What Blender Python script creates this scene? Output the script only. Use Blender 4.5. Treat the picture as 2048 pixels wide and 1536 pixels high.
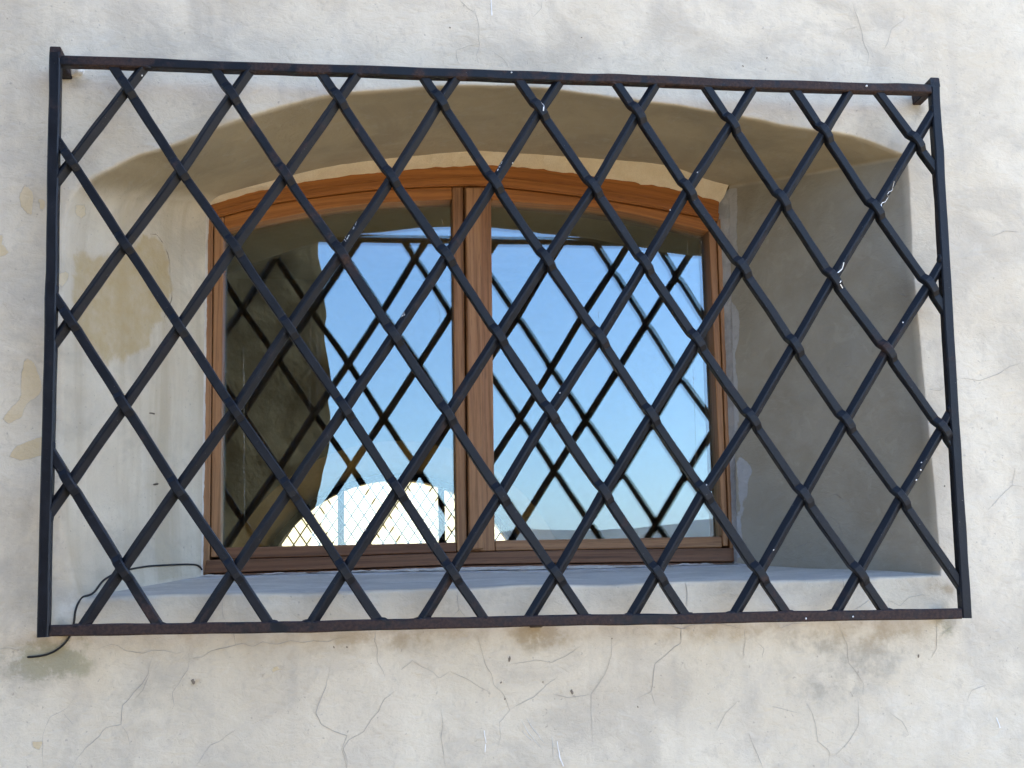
import bpy, bmesh, math, random, json
import numpy as np
from mathutils import Vector, Matrix

for _o in list(bpy.data.objects):
    bpy.data.objects.remove(_o, do_unlink=True)
SC = bpy.context.scene
COL = SC.collection
R = math.radians

# ------------------------------------------------------------------ camera
cam_d = bpy.data.cameras.new('camera')
cam = bpy.data.objects.new('camera', cam_d)
COL.objects.link(cam)
cam.matrix_world = Matrix(((0.99104956, 0.00123904, -0.13348869, 0.3587975),
                           (-0.13127942, -0.1723569, -0.97624731, -1.6699195),
                           (-0.02421731, 0.98503379, -0.17065157, 1.6),
                           (0, 0, 0, 1)))
cam_d.sensor_fit = 'HORIZONTAL'
cam_d.sensor_width = 36.0
cam_d.lens = 36.0 * 2219.017 / 2048.0
cam_d.clip_start = 0.05
cam_d.clip_end = 40000.0
SC.camera = cam

# ------------------------------------------------------------------ sky, sun, exposure
SUN_EL, SUN_AZ = R(34), R(78)          # azimuth clockwise from +Y: the sun stands behind the building
world = bpy.data.worlds.new('World')
SC.world = world
world.use_nodes = True
wn = world.node_tree
wn.nodes.clear()
sky = wn.nodes.new('ShaderNodeTexSky')
sky.sky_type = 'NISHITA'
sky.sun_disc = False
sky.sun_elevation = SUN_EL
sky.sun_rotation = SUN_AZ
sky.altitude = 400
sky.air_density = 1.0
sky.dust_density = 0.7
sky.ozone_density = 4.0
bg = wn.nodes.new('ShaderNodeBackground')
bg.inputs['Strength'].default_value = .15
wo = wn.nodes.new('ShaderNodeOutputWorld')
wn.links.new(sky.outputs[0], bg.inputs['Color'])
wn.links.new(bg.outputs[0], wo.inputs['Surface'])

sun_d = bpy.data.lights.new('sun', 'SUN')
sun_d.energy = 5
sun_d.angle = R(0.5)
sun_d.color = (1.0, 0.93, 0.82)
sun = bpy.data.objects.new('sun', sun_d)
COL.objects.link(sun)
S_DIR = Vector((math.sin(SUN_AZ) * math.cos(SUN_EL), math.cos(SUN_AZ) * math.cos(SUN_EL), math.sin(SUN_EL)))
sun.rotation_euler = S_DIR.to_track_quat('Z', 'Y').to_euler()

vs = SC.view_settings
vs.view_transform = 'Standard'
vs.look = 'None'
vs.gamma = 1.0
vs.use_curve_mapping = False
vs.exposure = 2.46
SC.cycles.max_bounces = 10
SC.cycles.diffuse_bounces = 6
SC.cycles.transparent_max_bounces = 16

# ------------------------------------------------------------------ helpers
random.seed(7)
rng = np.random.default_rng(11)
_T = rng.random((48, 48, 48, 3)).astype(np.float64) * 2 - 1

def noise3(p, scale):
    """smooth vector value noise, p (n,3) -> (n,3) in -1..1"""
    q = np.asarray(p, float) * scale + 100.37
    i = np.floor(q).astype(int)
    f = q - i
    f = f * f * (3 - 2 * f)
    out = 0
    for a in (0, 1):
        for b in (0, 1):
            for c in (0, 1):
                w = (f[:, 0] if a else 1 - f[:, 0]) * (f[:, 1] if b else 1 - f[:, 1]) * (f[:, 2] if c else 1 - f[:, 2])
                out = out + w[:, None] * _T[(i[:, 0] + a) % 48, (i[:, 1] + b) % 48, (i[:, 2] + c) % 48]
    return out

def poly_sd(P, poly):
    """signed distance to a polygon (positive inside); P (n,2)"""
    P = np.asarray(P, float)
    V = np.asarray(poly, float)
    d = np.full(len(P), 1e9)
    inside = np.zeros(len(P), bool)
    n = len(V)
    for i in range(n):
        a, b = V[i], V[(i + 1) % n]
        e = b - a
        w = P - a
        t = np.clip((w @ e) / max(e @ e, 1e-12), 0, 1)
        d = np.minimum(d, np.hypot(*(w - t[:, None] * e).T))
        c = (a[1] <= P[:, 1]) != (b[1] <= P[:, 1])
        if abs(e[1]) > 1e-12:
            inside ^= c & (P[:, 0] < a[0] + (P[:, 1] - a[1]) / e[1] * e[0])
    return np.where(inside, d, -d)

def resample(pts, n, smooth=True):
    """n points evenly along a polyline through pts (Catmull-Rom when smooth)"""
    pts = np.asarray(pts, float)
    if smooth and len(pts) > 2:
        ext = np.vstack([2 * pts[0] - pts[1], pts, 2 * pts[-1] - pts[-2]])
        fine = []
        for i in range(1, len(ext) - 2):
            p0, p1, p2, p3 = ext[i - 1], ext[i], ext[i + 1], ext[i + 2]
            for t in np.linspace(0, 1, 16, endpoint=False):
                fine.append(.5 * (2 * p1 + (p2 - p0) * t + (2 * p0 - 5 * p1 + 4 * p2 - p3) * t * t + (3 * p1 - p0 - 3 * p2 + p3) * t ** 3))
        fine.append(pts[-1])
        pts = np.array(fine)
    s = np.r_[0, np.cumsum(np.linalg.norm(np.diff(pts, axis=0), axis=1))]
    u = np.linspace(0, s[-1], n)
    return np.stack([np.interp(u, s, pts[:, k]) for k in range(pts.shape[1])], 1)

def mesh_obj(name, verts, faces, mat=None, parent=None, smooth=False, attrs=None):
    me = bpy.data.meshes.new(name)
    me.from_pydata([tuple(v) for v in verts], [], [tuple(f) for f in faces])
    if attrs:
        for k, v in attrs.items():
            v = np.asarray(v, np.float32)
            if v.ndim == 1:
                a = me.attributes.new(k, 'FLOAT', 'POINT')
                a.data.foreach_set('value', v)
            else:
                a = me.attributes.new(k, 'FLOAT_VECTOR', 'POINT')
                a.data.foreach_set('vector', v.ravel())
    if smooth:
        me.polygons.foreach_set('use_smooth', [True] * len(me.polygons))
    me.update()
    if mat:
        for m in (mat if isinstance(mat, (list, tuple)) else [mat]):
            me.materials.append(m)
    o = bpy.data.objects.new(name, me)
    COL.objects.link(o)
    if parent:
        o.parent = parent
    return o

def fix_normals(o):
    bm = bmesh.new()
    bm.from_mesh(o.data)
    bmesh.ops.recalc_face_normals(bm, faces=bm.faces)
    bm.to_mesh(o.data)
    bm.free()

def thing(name, label, cat, loc=(0, 0, 0), group=None):
    o = bpy.data.objects.new(name, None)
    COL.objects.link(o)
    o.location = loc
    o.empty_display_size = 0.05
    o['label'] = label
    o['category'] = cat
    o['kind'] = 'thing'
    if group:
        o['group'] = group
    return o

def tag(o, label, cat):
    o['label'] = label
    o['category'] = cat
    o['kind'] = 'thing'
    return o

def bevel(o, w, seg=2, angle=35):
    m = o.modifiers.new('edges', 'BEVEL')
    m.width = w
    m.segments = seg
    m.limit_method = 'ANGLE'
    m.angle_limit = R(angle)
    return o

def box_data(x0, x1, y0, y1, z0, z1):
    v = [(x, y, z) for x in (x0, x1) for y in (y0, y1) for z in (z0, z1)]
    f = [(0, 1, 3, 2), (4, 6, 7, 5), (0, 4, 5, 1), (2, 3, 7, 6), (0, 2, 6, 4), (1, 5, 7, 3)]
    return v, f

# ------------------------------------------------------------------ material kit
class NT:
    def __init__(s, name):
        s.m = bpy.data.materials.new(name)
        s.m.use_nodes = True
        s.t = s.m.node_tree
        s.t.nodes.clear()
        s.out = s.n('OutputMaterial')
    def n(s, typ, **kw):
        x = s.t.nodes.new('ShaderNode' + typ)
        for k, v in kw.items():
            setattr(x, k, v)
        return x
    def link(s, a, b):
        s.t.links.new(a, b)
    def val(s, sock, v):
        if hasattr(v, 'is_linked') or isinstance(v, bpy.types.NodeSocket):
            s.link(v, sock)
        else:
            sock.default_value = v
    def attr(s, name, out='Fac'):
        return s.n('Attribute', attribute_name=name).outputs[out]
    def math(s, op, a, b=0.0, c=0.0, clamp=False):
        x = s.n('Math', operation=op, use_clamp=clamp)
        s.val(x.inputs[0], a); s.val(x.inputs[1], b); s.val(x.inputs[2], c)
        return x.outputs[0]
    def step(s, v, lo, hi):
        x = s.n('MapRange', interpolation_type='SMOOTHSTEP')
        s.val(x.inputs['Value'], v); s.val(x.inputs['From Min'], lo); s.val(x.inputs['From Max'], hi)
        return x.outputs['Result']
    def ramp(s, v, lo, hi, a, b):
        x = s.n('MapRange')
        s.val(x.inputs['Value'], v); s.val(x.inputs['From Min'], lo); s.val(x.inputs['From Max'], hi)
        s.val(x.inputs['To Min'], a); s.val(x.inputs['To Max'], b)
        return x.outputs['Result']
    def mix(s, f, a, b, blend='MIX'):
        x = s.n('Mix', data_type='RGBA', blend_type=blend)
        s.val(x.inputs[0], f)
        for k, v in ((6, a), (7, b)):
            if isinstance(v, tuple) and len(v) == 3:
                v = v + (1.0,)
            s.val(x.inputs[k], v)
        return x.outputs[2]
    def coord(s, out='Object', scale=(1, 1, 1), src=None):
        m = s.n('Mapping')
        s.link(src if src is not None else s.n('TexCoord').outputs[out], m.inputs['Vector'])
        m.inputs['Scale'].default_value = scale
        return m.outputs[0]
    def noise(s, vec, scale, detail=4.0, rough=0.55, dist=0.0, out='Fac'):
        x = s.n('TexNoise')
        s.link(vec, x.inputs['Vector'])
        x.inputs['Scale'].default_value = scale
        x.inputs['Detail'].default_value = detail
        x.inputs['Roughness'].default_value = rough
        x.inputs['Distortion'].default_value = dist
        return x.outputs[out]
    def bump(s, h, strength, dist, normal=None):
        x = s.n('Bump')
        x.inputs['Strength'].default_value = strength
        x.inputs['Distance'].default_value = dist
        s.link(h, x.inputs['Height'])
        if normal is not None:
            s.link(normal, x.inputs['Normal'])
        return x.outputs[0]
    def principled(s, color, rough=0.8, spec=0.3, normal=None, metal=0.0):
        b = s.n('BsdfPrincipled')
        if isinstance(color, tuple) and len(color) == 3:
            color = color + (1.0,)
        s.val(b.inputs['Base Color'], color)
        s.val(b.inputs['Roughness'], rough)
        s.val(b.inputs['Specular IOR Level'], spec)
        s.val(b.inputs['Metallic'], metal)
        if normal is not None:
            s.link(normal, b.inputs['Normal'])
        s.link(b.outputs[0], s.out.inputs['Surface'])
        return b

def mat_plaster():
    t = NT('weathered_plaster')
    co = t.coord()
    big = t.noise(co, 3.2, 5, .55, .6)
    mid = t.noise(co, 13, 5, .6, .4)
    fine = t.noise(co, 90, 4, .65)
    grit = t.noise(co, 420, 3, .7)
    col = t.mix(t.step(big, .36, .64), (.635, .562, .442), (.725, .655, .530))
    col = t.mix(t.math('MULTIPLY', t.step(mid, .45, .72), .45), col, (.50, .455, .39))
    cloud = t.noise(t.coord(scale=(1, 1, 1.25)), 5.5, 6, .62, .7)
    col = t.mix(t.math('MULTIPLY', t.step(cloud, .46, .66), .6), col, (.45, .405, .335))
    # faint warm wash
    warm = t.noise(t.coord(scale=(1.3, 1.3, .8)), 2.1, 3, .5)
    col = t.mix(t.math('MULTIPLY', t.step(warm, .48, .66), .3), col, (.60, .515, .40))
    # rain streaks running down
    st = t.noise(t.coord(scale=(26, 26, 1.6)), 1.0, 3, .55)
    col = t.mix(t.math('MULTIPLY', t.step(st, .52, .75), .22), col, (.43, .395, .345))
    fl = t.noise(co, 46, 7, .72, .4)
    col = t.mix(t.math('MULTIPLY', t.step(fl, .52, .68), .36), col, (.44, .395, .33))
    fl2 = t.noise(co, 24, 6, .7, .9)
    col = t.mix(t.math('MULTIPLY', t.step(fl2, .56, .66), .22), col, (.75, .69, .58))
    # painted masks
    n2 = t.noise(co, 34, 5, .65)
    def stain(att, colr, gain, lo=.12, hi=.8):
        nonlocal col
        a = t.math('MULTIPLY', t.attr(att), t.ramp(n2, .34, .66, .1, 1.7))
        col = t.mix(t.math('MULTIPLY', t.step(a, lo, hi), gain), col, colr)
    stain('stain_pale', (.78, .73, .63), .45, .05, 1.1)
    stain('stain_grey', (.31, .285, .24), .66, .05, 1.25)
    stain('stain_shade_brown', (.40, .305, .19), .68, .05, 1.1)  # brown stains, plus shading under the grille's bottom bar painted in
    stain('stain_green', (.33, .315, .20), .6)
    wash = t.math('MULTIPLY', t.attr('lit_left'), t.ramp(mid, .35, .65, .5, 1.25))  # left reveal: the light it faces put into a warmer tone
    col = t.mix(t.math('MULTIPLY', wash, .9, clamp=True), col, (.66, .56, .40))
    lst = t.noise(t.coord(scale=(9, 15, 1.3)), 1.0, 5, .6, .3)
    lm = t.math('MULTIPLY', t.attr('is_left'), t.step(lst, .44, .68))
    col = t.mix(t.math('MULTIPLY', lm, .62), col, (.45, .365, .24))
    lm2 = t.math('MULTIPLY', t.attr('is_left'), t.step(cloud, .50, .66))
    col = t.mix(t.math('MULTIPLY', lm2, .45), col, (.46, .41, .325))
    soffit_shade = t.math('MULTIPLY', t.attr('shade_soffit'), t.ramp(mid, .3, .7, .8, 1.1), clamp=True)  # soffit: its shade and warm ground bounce put into the colour
    col = t.mix(soffit_shade, col, t.mix(t.step(mid, .35, .65), (.375, .31, .20), (.44, .37, .25)))
    right_shade = t.math('MULTIPLY', t.attr('shade_right'), t.ramp(mid, .3, .7, .85, 1.1), clamp=True)  # right reveal: shade of the side facing away put into the colour
    col = t.mix(right_shade, col, t.mix(t.step(mid, .35, .65), (.30, .28, .225), (.365, .34, .28)))
    inner_ = t.math('ADD', t.attr('shade_soffit'), t.attr('shade_right'), clamp=True)
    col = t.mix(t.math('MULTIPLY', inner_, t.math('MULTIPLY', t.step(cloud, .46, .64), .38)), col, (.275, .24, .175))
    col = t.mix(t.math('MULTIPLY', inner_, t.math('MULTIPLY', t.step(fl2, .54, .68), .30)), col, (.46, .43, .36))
    # broken off coat showing the older ochre layer
    edge = t.math('ADD', t.attr('ochre'), t.math('MULTIPLY', t.math('SUBTRACT', n2, .5), .010))
    ym = t.step(edge, -.0004, .0006)
    ycol = t.mix(t.step(mid, .35, .65), (.60, .47, .27), (.68, .56, .37))
    col = t.mix(t.math('MULTIPLY', ym, .8), col, ycol)
    rim = t.math('SUBTRACT', t.step(edge, -.0014, -.0002), ym)
    col = t.mix(t.math('MULTIPLY', rim, .35, clamp=True), col, (.33, .29, .24))
    soft = t.math('ADD', t.attr('ochre_soft'), t.math('MULTIPLY', t.math('SUBTRACT', mid, .5), .07))
    col = t.mix(t.math('MULTIPLY', t.step(soft, -.006, .008), t.ramp(n2, .3, .7, .5, .95)), col, (.47, .345, .165))
    sm = t.math('ADD', t.attr('smear'), t.math('MULTIPLY', t.math('SUBTRACT', n2, .5), .012))
    col = t.mix(t.math('MULTIPLY', t.step(sm, -.001, .001), .85), col, t.mix(fine, (.36, .375, .40), (.55, .565, .59)))
    # little pits and specks
    sp = t.noise(co, 150, 2, .5)
    col = t.mix(t.math('MULTIPLY', t.step(sp, .69, .76), .5), col, (.30, .26, .22))
    col = t.mix(t.ramp(grit, .3, .7, 0, .16), col, (.40, .37, .34))
    # relief
    tr = t.noise(t.coord(scale=(1, 1, 1.7)), 38, 6, .62, .9)
    lump_ = t.noise(t.coord(scale=(1, 1, 1.3)), 15, 3, .5, .5)
    h = t.math('ADD', t.math('MULTIPLY', tr, 1.1), t.math('MULTIPLY', fine, .5))
    h = t.math('ADD', h, t.math('MULTIPLY', lump_, 1.2))
    h = t.math('ADD', h, t.math('MULTIPLY', grit, .16))
    h = t.math('SUBTRACT', h, t.math('MULTIPLY', ym, .35))
    h = t.math('ADD', h, t.math('MULTIPLY', t.step(sm, -.001, .001), .25))
    nr = t.bump(h, .42, .0045)
    t.principled(col, .92, .15, nr)
    return t.m

def mat_simple_plaster(name, a, b, scale=9, bumpd=.003, rough=.9):
    t = NT(name)
    co = t.coord()
    n = t.noise(co, scale, 5, .6, .4)
    f = t.noise(co, scale * 14, 4, .65)
    col = t.mix(t.step(n, .35, .65), a, b)
    col = t.mix(t.ramp(f, .35, .7, 0, .35), col, tuple(x * .72 for x in a))
    t.principled(col, rough, .2, t.bump(t.math('ADD', n, t.math('MULTIPLY', f, .6)), .6, bumpd))
    return t.m

def mat_sill():
    t = NT('sill_cement')
    co = t.coord(scale=(1, 2.2, 1))
    n = t.noise(co, 7, 5, .6, .8)
    st = t.noise(t.coord(scale=(5, 60, 5)), 1.6, 4, .6)
    f = t.noise(t.coord(), 160, 4, .65)
    col = t.mix(t.step(n, .35, .65), (.45, .425, .385), (.57, .54, .485))
    col = t.mix(t.math('MULTIPLY', t.step(st, .60, .70), .6), col, (.66, .67, .69))
    d = t.math('ADD', t.attr('back'), t.math('MULTIPLY', t.math('SUBTRACT', t.noise(t.coord(), 22, 5, .7), .5), .9))
    col = t.mix(t.math('MULTIPLY', t.step(d, .80, .92), .75), col, (.66, .66, .69))
    col = t.mix(t.ramp(f, .4, .75, 0, .3), col, (.24, .25, .26))
    h = t.math('ADD', t.math('MULTIPLY', st, .7), t.math('MULTIPLY', f, .4))
    t.principled(col, .8, .25, t.bump(h, .6, .003))
    return t.m

def mat_iron(name, rust):
    t = NT(name)
    co = t.coord()
    n = t.noise(co, 30, 5, .65, .5)
    f = t.noise(co, 210, 4, .6)
    l = t.noise(co, 5.5, 3, .5)
    rm = t.math('ADD', t.math('MULTIPLY', n, .6), t.math('MULTIPLY', l, .55))
    lo = .80 - rust
    r = t.step(rm, lo, lo + .12)
    paint = t.mix(t.step(n, .4, .7), (.0040, .0055, .0098), (.0082, .0100, .0155))
    rustc = t.mix(t.step(f, .35, .65), (.026, .0165, .0165), (.060, .034, .027))
    col = t.mix(t.math('MULTIPLY', r, .8), paint, rustc)
    sp = t.step(t.noise(co, 330, 2, .5), .73, .78)
    col = t.mix(t.math('MULTIPLY', sp, .6), col, (.22, .21, .20))
    dust = t.step(t.noise(co, 75, 4, .7), .60, .78)
    col = t.mix(t.math('MULTIPLY', dust, .30), col, (.06, .056, .056))
    ro = t.math('ADD', t.ramp(n, .3, .7, .40, .58), t.math('MULTIPLY', r, .25))
    h = t.math('ADD', t.math('MULTIPLY', n, .8), t.math('ADD', t.math('MULTIPLY', f, .35), t.math('MULTIPLY', r, .25)))
    t.principled(col, ro, .27, t.bump(h, .5, .0016))
    return t.m

def mat_wood(name, dark, mid, light):
    t = NT(name)
    g = t.attr('grain', 'Vector')
    low = t.noise(t.coord(src=g, scale=(1.6, 22, 1)), 1.0, 3, .5, .6)
    vein = t.noise(t.coord(src=g, scale=(5, 190, 1)), 1.0, 4, .6, .5)
    pore = t.noise(t.coord(src=g, scale=(30, 900, 1)), 1.0, 2, .5)
    wv = t.n('TexWave', wave_type='BANDS', bands_direction='Y', wave_profile='SIN')
    t.link(t.coord(src=g, scale=(.9, 14, 1)), wv.inputs['Vector'])
    wv.inputs['Scale'].default_value = 1.6
    wv.inputs['Distortion'].default_value = 7.0
    wv.inputs['Detail'].default_value = 3.0
    wv.inputs['Detail Scale'].default_value = 1.4
    col = t.mix(t.step(low, .3, .7), mid, light)
    col = t.mix(t.math('MULTIPLY', t.step(wv.outputs['Fac'], .55, 1.0), .32), col, dark)
    col = t.mix(t.math('MULTIPLY', t.step(vein, .46, .72), .55), col, dark)
    col = t.mix(t.math('MULTIPLY', t.step(pore, .58, .70), .45), col, tuple(x * .45 for x in dark))
    h = t.math('ADD', t.math('MULTIPLY', vein, .6), t.math('MULTIPLY', pore, -.5))
    b = t.principled(col, t.ramp(vein, .3, .7, .42, .6), .35, t.bump(h, .35, .0012))
    return t.m

def mat_glass(front):
    t = NT('coated_glass' if front else 'glass_inner')
    co = t.coord()
    tr = t.n('BsdfTransparent')
    tr.inputs['Color'].default_value = (.88, .90, .86, 1)
    gl = t.n('BsdfGlossy')
    gl.inputs['Roughness'].default_value = 0.0
    gl.inputs['Color'].default_value = (.72, .88, 1, 1)
    lw = t.n('LayerWeight')
    lw.inputs['Blend'].default_value = .35
    f = t.ramp(lw.outputs['Facing'], 0, 1, .135, .95)
    m1 = t.n('MixShader')
    t.val(m1.inputs[0], f)
    t.link(tr.outputs[0], m1.inputs[1])
    t.link(gl.outputs[0], m1.inputs[2])
    fin = m1.outputs[0]
    if front:
        # dust film, run marks and smudges left by rain
        df = t.n('BsdfDiffuse')
        df.inputs['Color'].default_value = (.62, .60, .55, 1)
        st = t.noise(t.coord(scale=(70, 1, .9)), 1.0, 3, .6)
        sm = t.noise(co, 11, 5, .7, 1.2)
        sp = t.noise(co, 130, 2, .5)
        d = t.math('MULTIPLY', t.step(st, .64, .74), t.step(sm, .42, .66))
        d = t.math('ADD', t.math('MULTIPLY', d, .07), t.math('MULTIPLY', t.step(sp, .76, .80), .12))
        d = t.math('ADD', d, t.math('MULTIPLY', t.step(sm, .62, .78), .04))
        d = t.math('ADD', d, .002)
        m2 = t.n('MixShader')
        t.val(m2.inputs[0], d)
        t.link(fin, m2.inputs[1])
        t.link(df.outputs[0], m2.inputs[2])
        fin = m2.outputs[0]
    t.link(fin, t.out.inputs['Surface'])
    return t.m

def mat_clear():
    t = NT('glass_edge')
    tr = t.n('BsdfTransparent')
    tr.inputs['Color'].default_value = (.97, .98, .97, 1)
    t.link(tr.outputs[0], t.out.inputs['Surface'])
    return t.m

def mat_flat(name, col, rough=.6, spec=.3):
    t = NT(name)
    n = t.noise(t.coord(), 60, 4, .6)
    c = t.mix(t.step(n, .35, .65), tuple(x * .85 for x in col), tuple(min(1, x * 1.1) for x in col))
    t.principled(c, rough, spec, t.bump(n, .3, .001))
    return t.m

def mat_ground():
    t = NT('dry_grass_ground')
    co = t.coord()
    a = t.noise(co, .35, 6, .6)
    b = t.noise(co, 6, 6, .7)
    c = t.mix(t.step(a, .35, .65), (.34, .27, .17), (.42, .35, .24))
    c = t.mix(t.step(b, .4, .7), c, (.30, .24, .155))
    t.principled(c, .95, .1, t.bump(b, .6, .03))
    return t.m

def mat_hills():
    t = NT('wooded_hillside')
    co = t.coord()
    a = t.noise(co, .0016, 6, .6)
    b = t.noise(co, .02, 5, .7)
    c = t.mix(t.step(a, .4, .6), (.075, .062, .045), (.13, .105, .07))
    c = t.mix(t.step(b, .45, .65), c, (.05, .048, .034))
    t.principled(c, 1.0, .0)
    return t.m

M_PL = mat_plaster()
M_SILL = mat_sill()
M_LIP = mat_simple_plaster('rough_lip_plaster', (.78, .655, .46), (.84, .73, .55), 30, .006)
M_MORTAR = mat_simple_plaster('white_mortar', (.66, .62, .56), (.78, .74, .67), 40, .005)
M_GREYM = mat_simple_plaster('grey_mortar', (.40, .41, .43), (.55, .56, .58), 40, .005)
M_CRACK = mat_flat('crack_dirt', (.38, .35, .315), .95, .05)
M_PIT = mat_flat('pit_dirt', (.20, .165, .135), .95, .05)
M_SCR = mat_flat('scratch_white', (.80, .80, .79), .9, .1)
M_TRO = mat_flat('trowel_ridge', (.56, .55, .53), .9, .1)
M_IRON = mat_iron('black_iron_paint', .15)
M_IRON_R = mat_iron('rusty_iron_paint', .30)
M_DRIP = mat_flat('white_paint_spot', (.80, .80, .80), .5, .4)
M_WOOD = mat_wood('oak_brown', (.12, .050, .020), (.30, .140, .058), (.37, .190, .085))
M_WOOD_SHADED = mat_wood('oak_shaded', (.06, .025, .012), (.155, .066, .030), (.22, .10, .047))  # same oak, shade put into a darker colour
M_WOOD_LIT = mat_wood('oak_bounce_lit', (.15, .046, .009), (.32, .112, .023), (.40, .155, .036))  # same oak for the arch, warm bounce light put into the colour
M_GLASS = mat_glass(True)
M_GLASS2 = mat_glass(False)
M_CLEAR = mat_clear()
def mat_run():
    t_ = NT('dried_rain_run')
    a = t_.n('BsdfDiffuse'); a.inputs['Color'].default_value = (.6, .58, .52, 1)
    b = t_.n('BsdfTransparent')
    m = t_.n('MixShader')
    t_.val(m.inputs[0], t_.ramp(t_.noise(t_.coord(), 160, 3, .6), .35, .65, .05, .5))
    t_.link(b.outputs[0], m.inputs[1]); t_.link(a.outputs[0], m.inputs[2])
    t_.link(m.outputs[0], t_.out.inputs['Surface'])
    return t_.m
M_RUN = mat_run()
M_CABLE = mat_flat('black_rubber', (.012, .012, .013), .5, .4)
M_ROOM = mat_simple_plaster('room_plaster', (.50, .37, .18), (.58, .45, .25), 2.0, .004)
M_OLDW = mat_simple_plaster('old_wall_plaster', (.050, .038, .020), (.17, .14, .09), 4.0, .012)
M_DARK = mat_flat('dark_old_wood', (.035, .026, .018), .7, .3)
M_LATT = mat_flat('grey_lattice_iron', (.36, .34, .31), .6, .4)
M_YARD = mat_simple_plaster('sunlit_cream_plaster', (.54, .51, .41), (.44, .405, .30), 3.5, .004)
M_TILE = mat_flat('roof_tile', (.23, .10, .06), .85, .2)
M_SLAB = mat_simple_plaster('floor_stone', (.20, .17, .13), (.27, .23, .18), 3, .004)
M_GROUND = mat_ground()
M_HILL = mat_hills()

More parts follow.
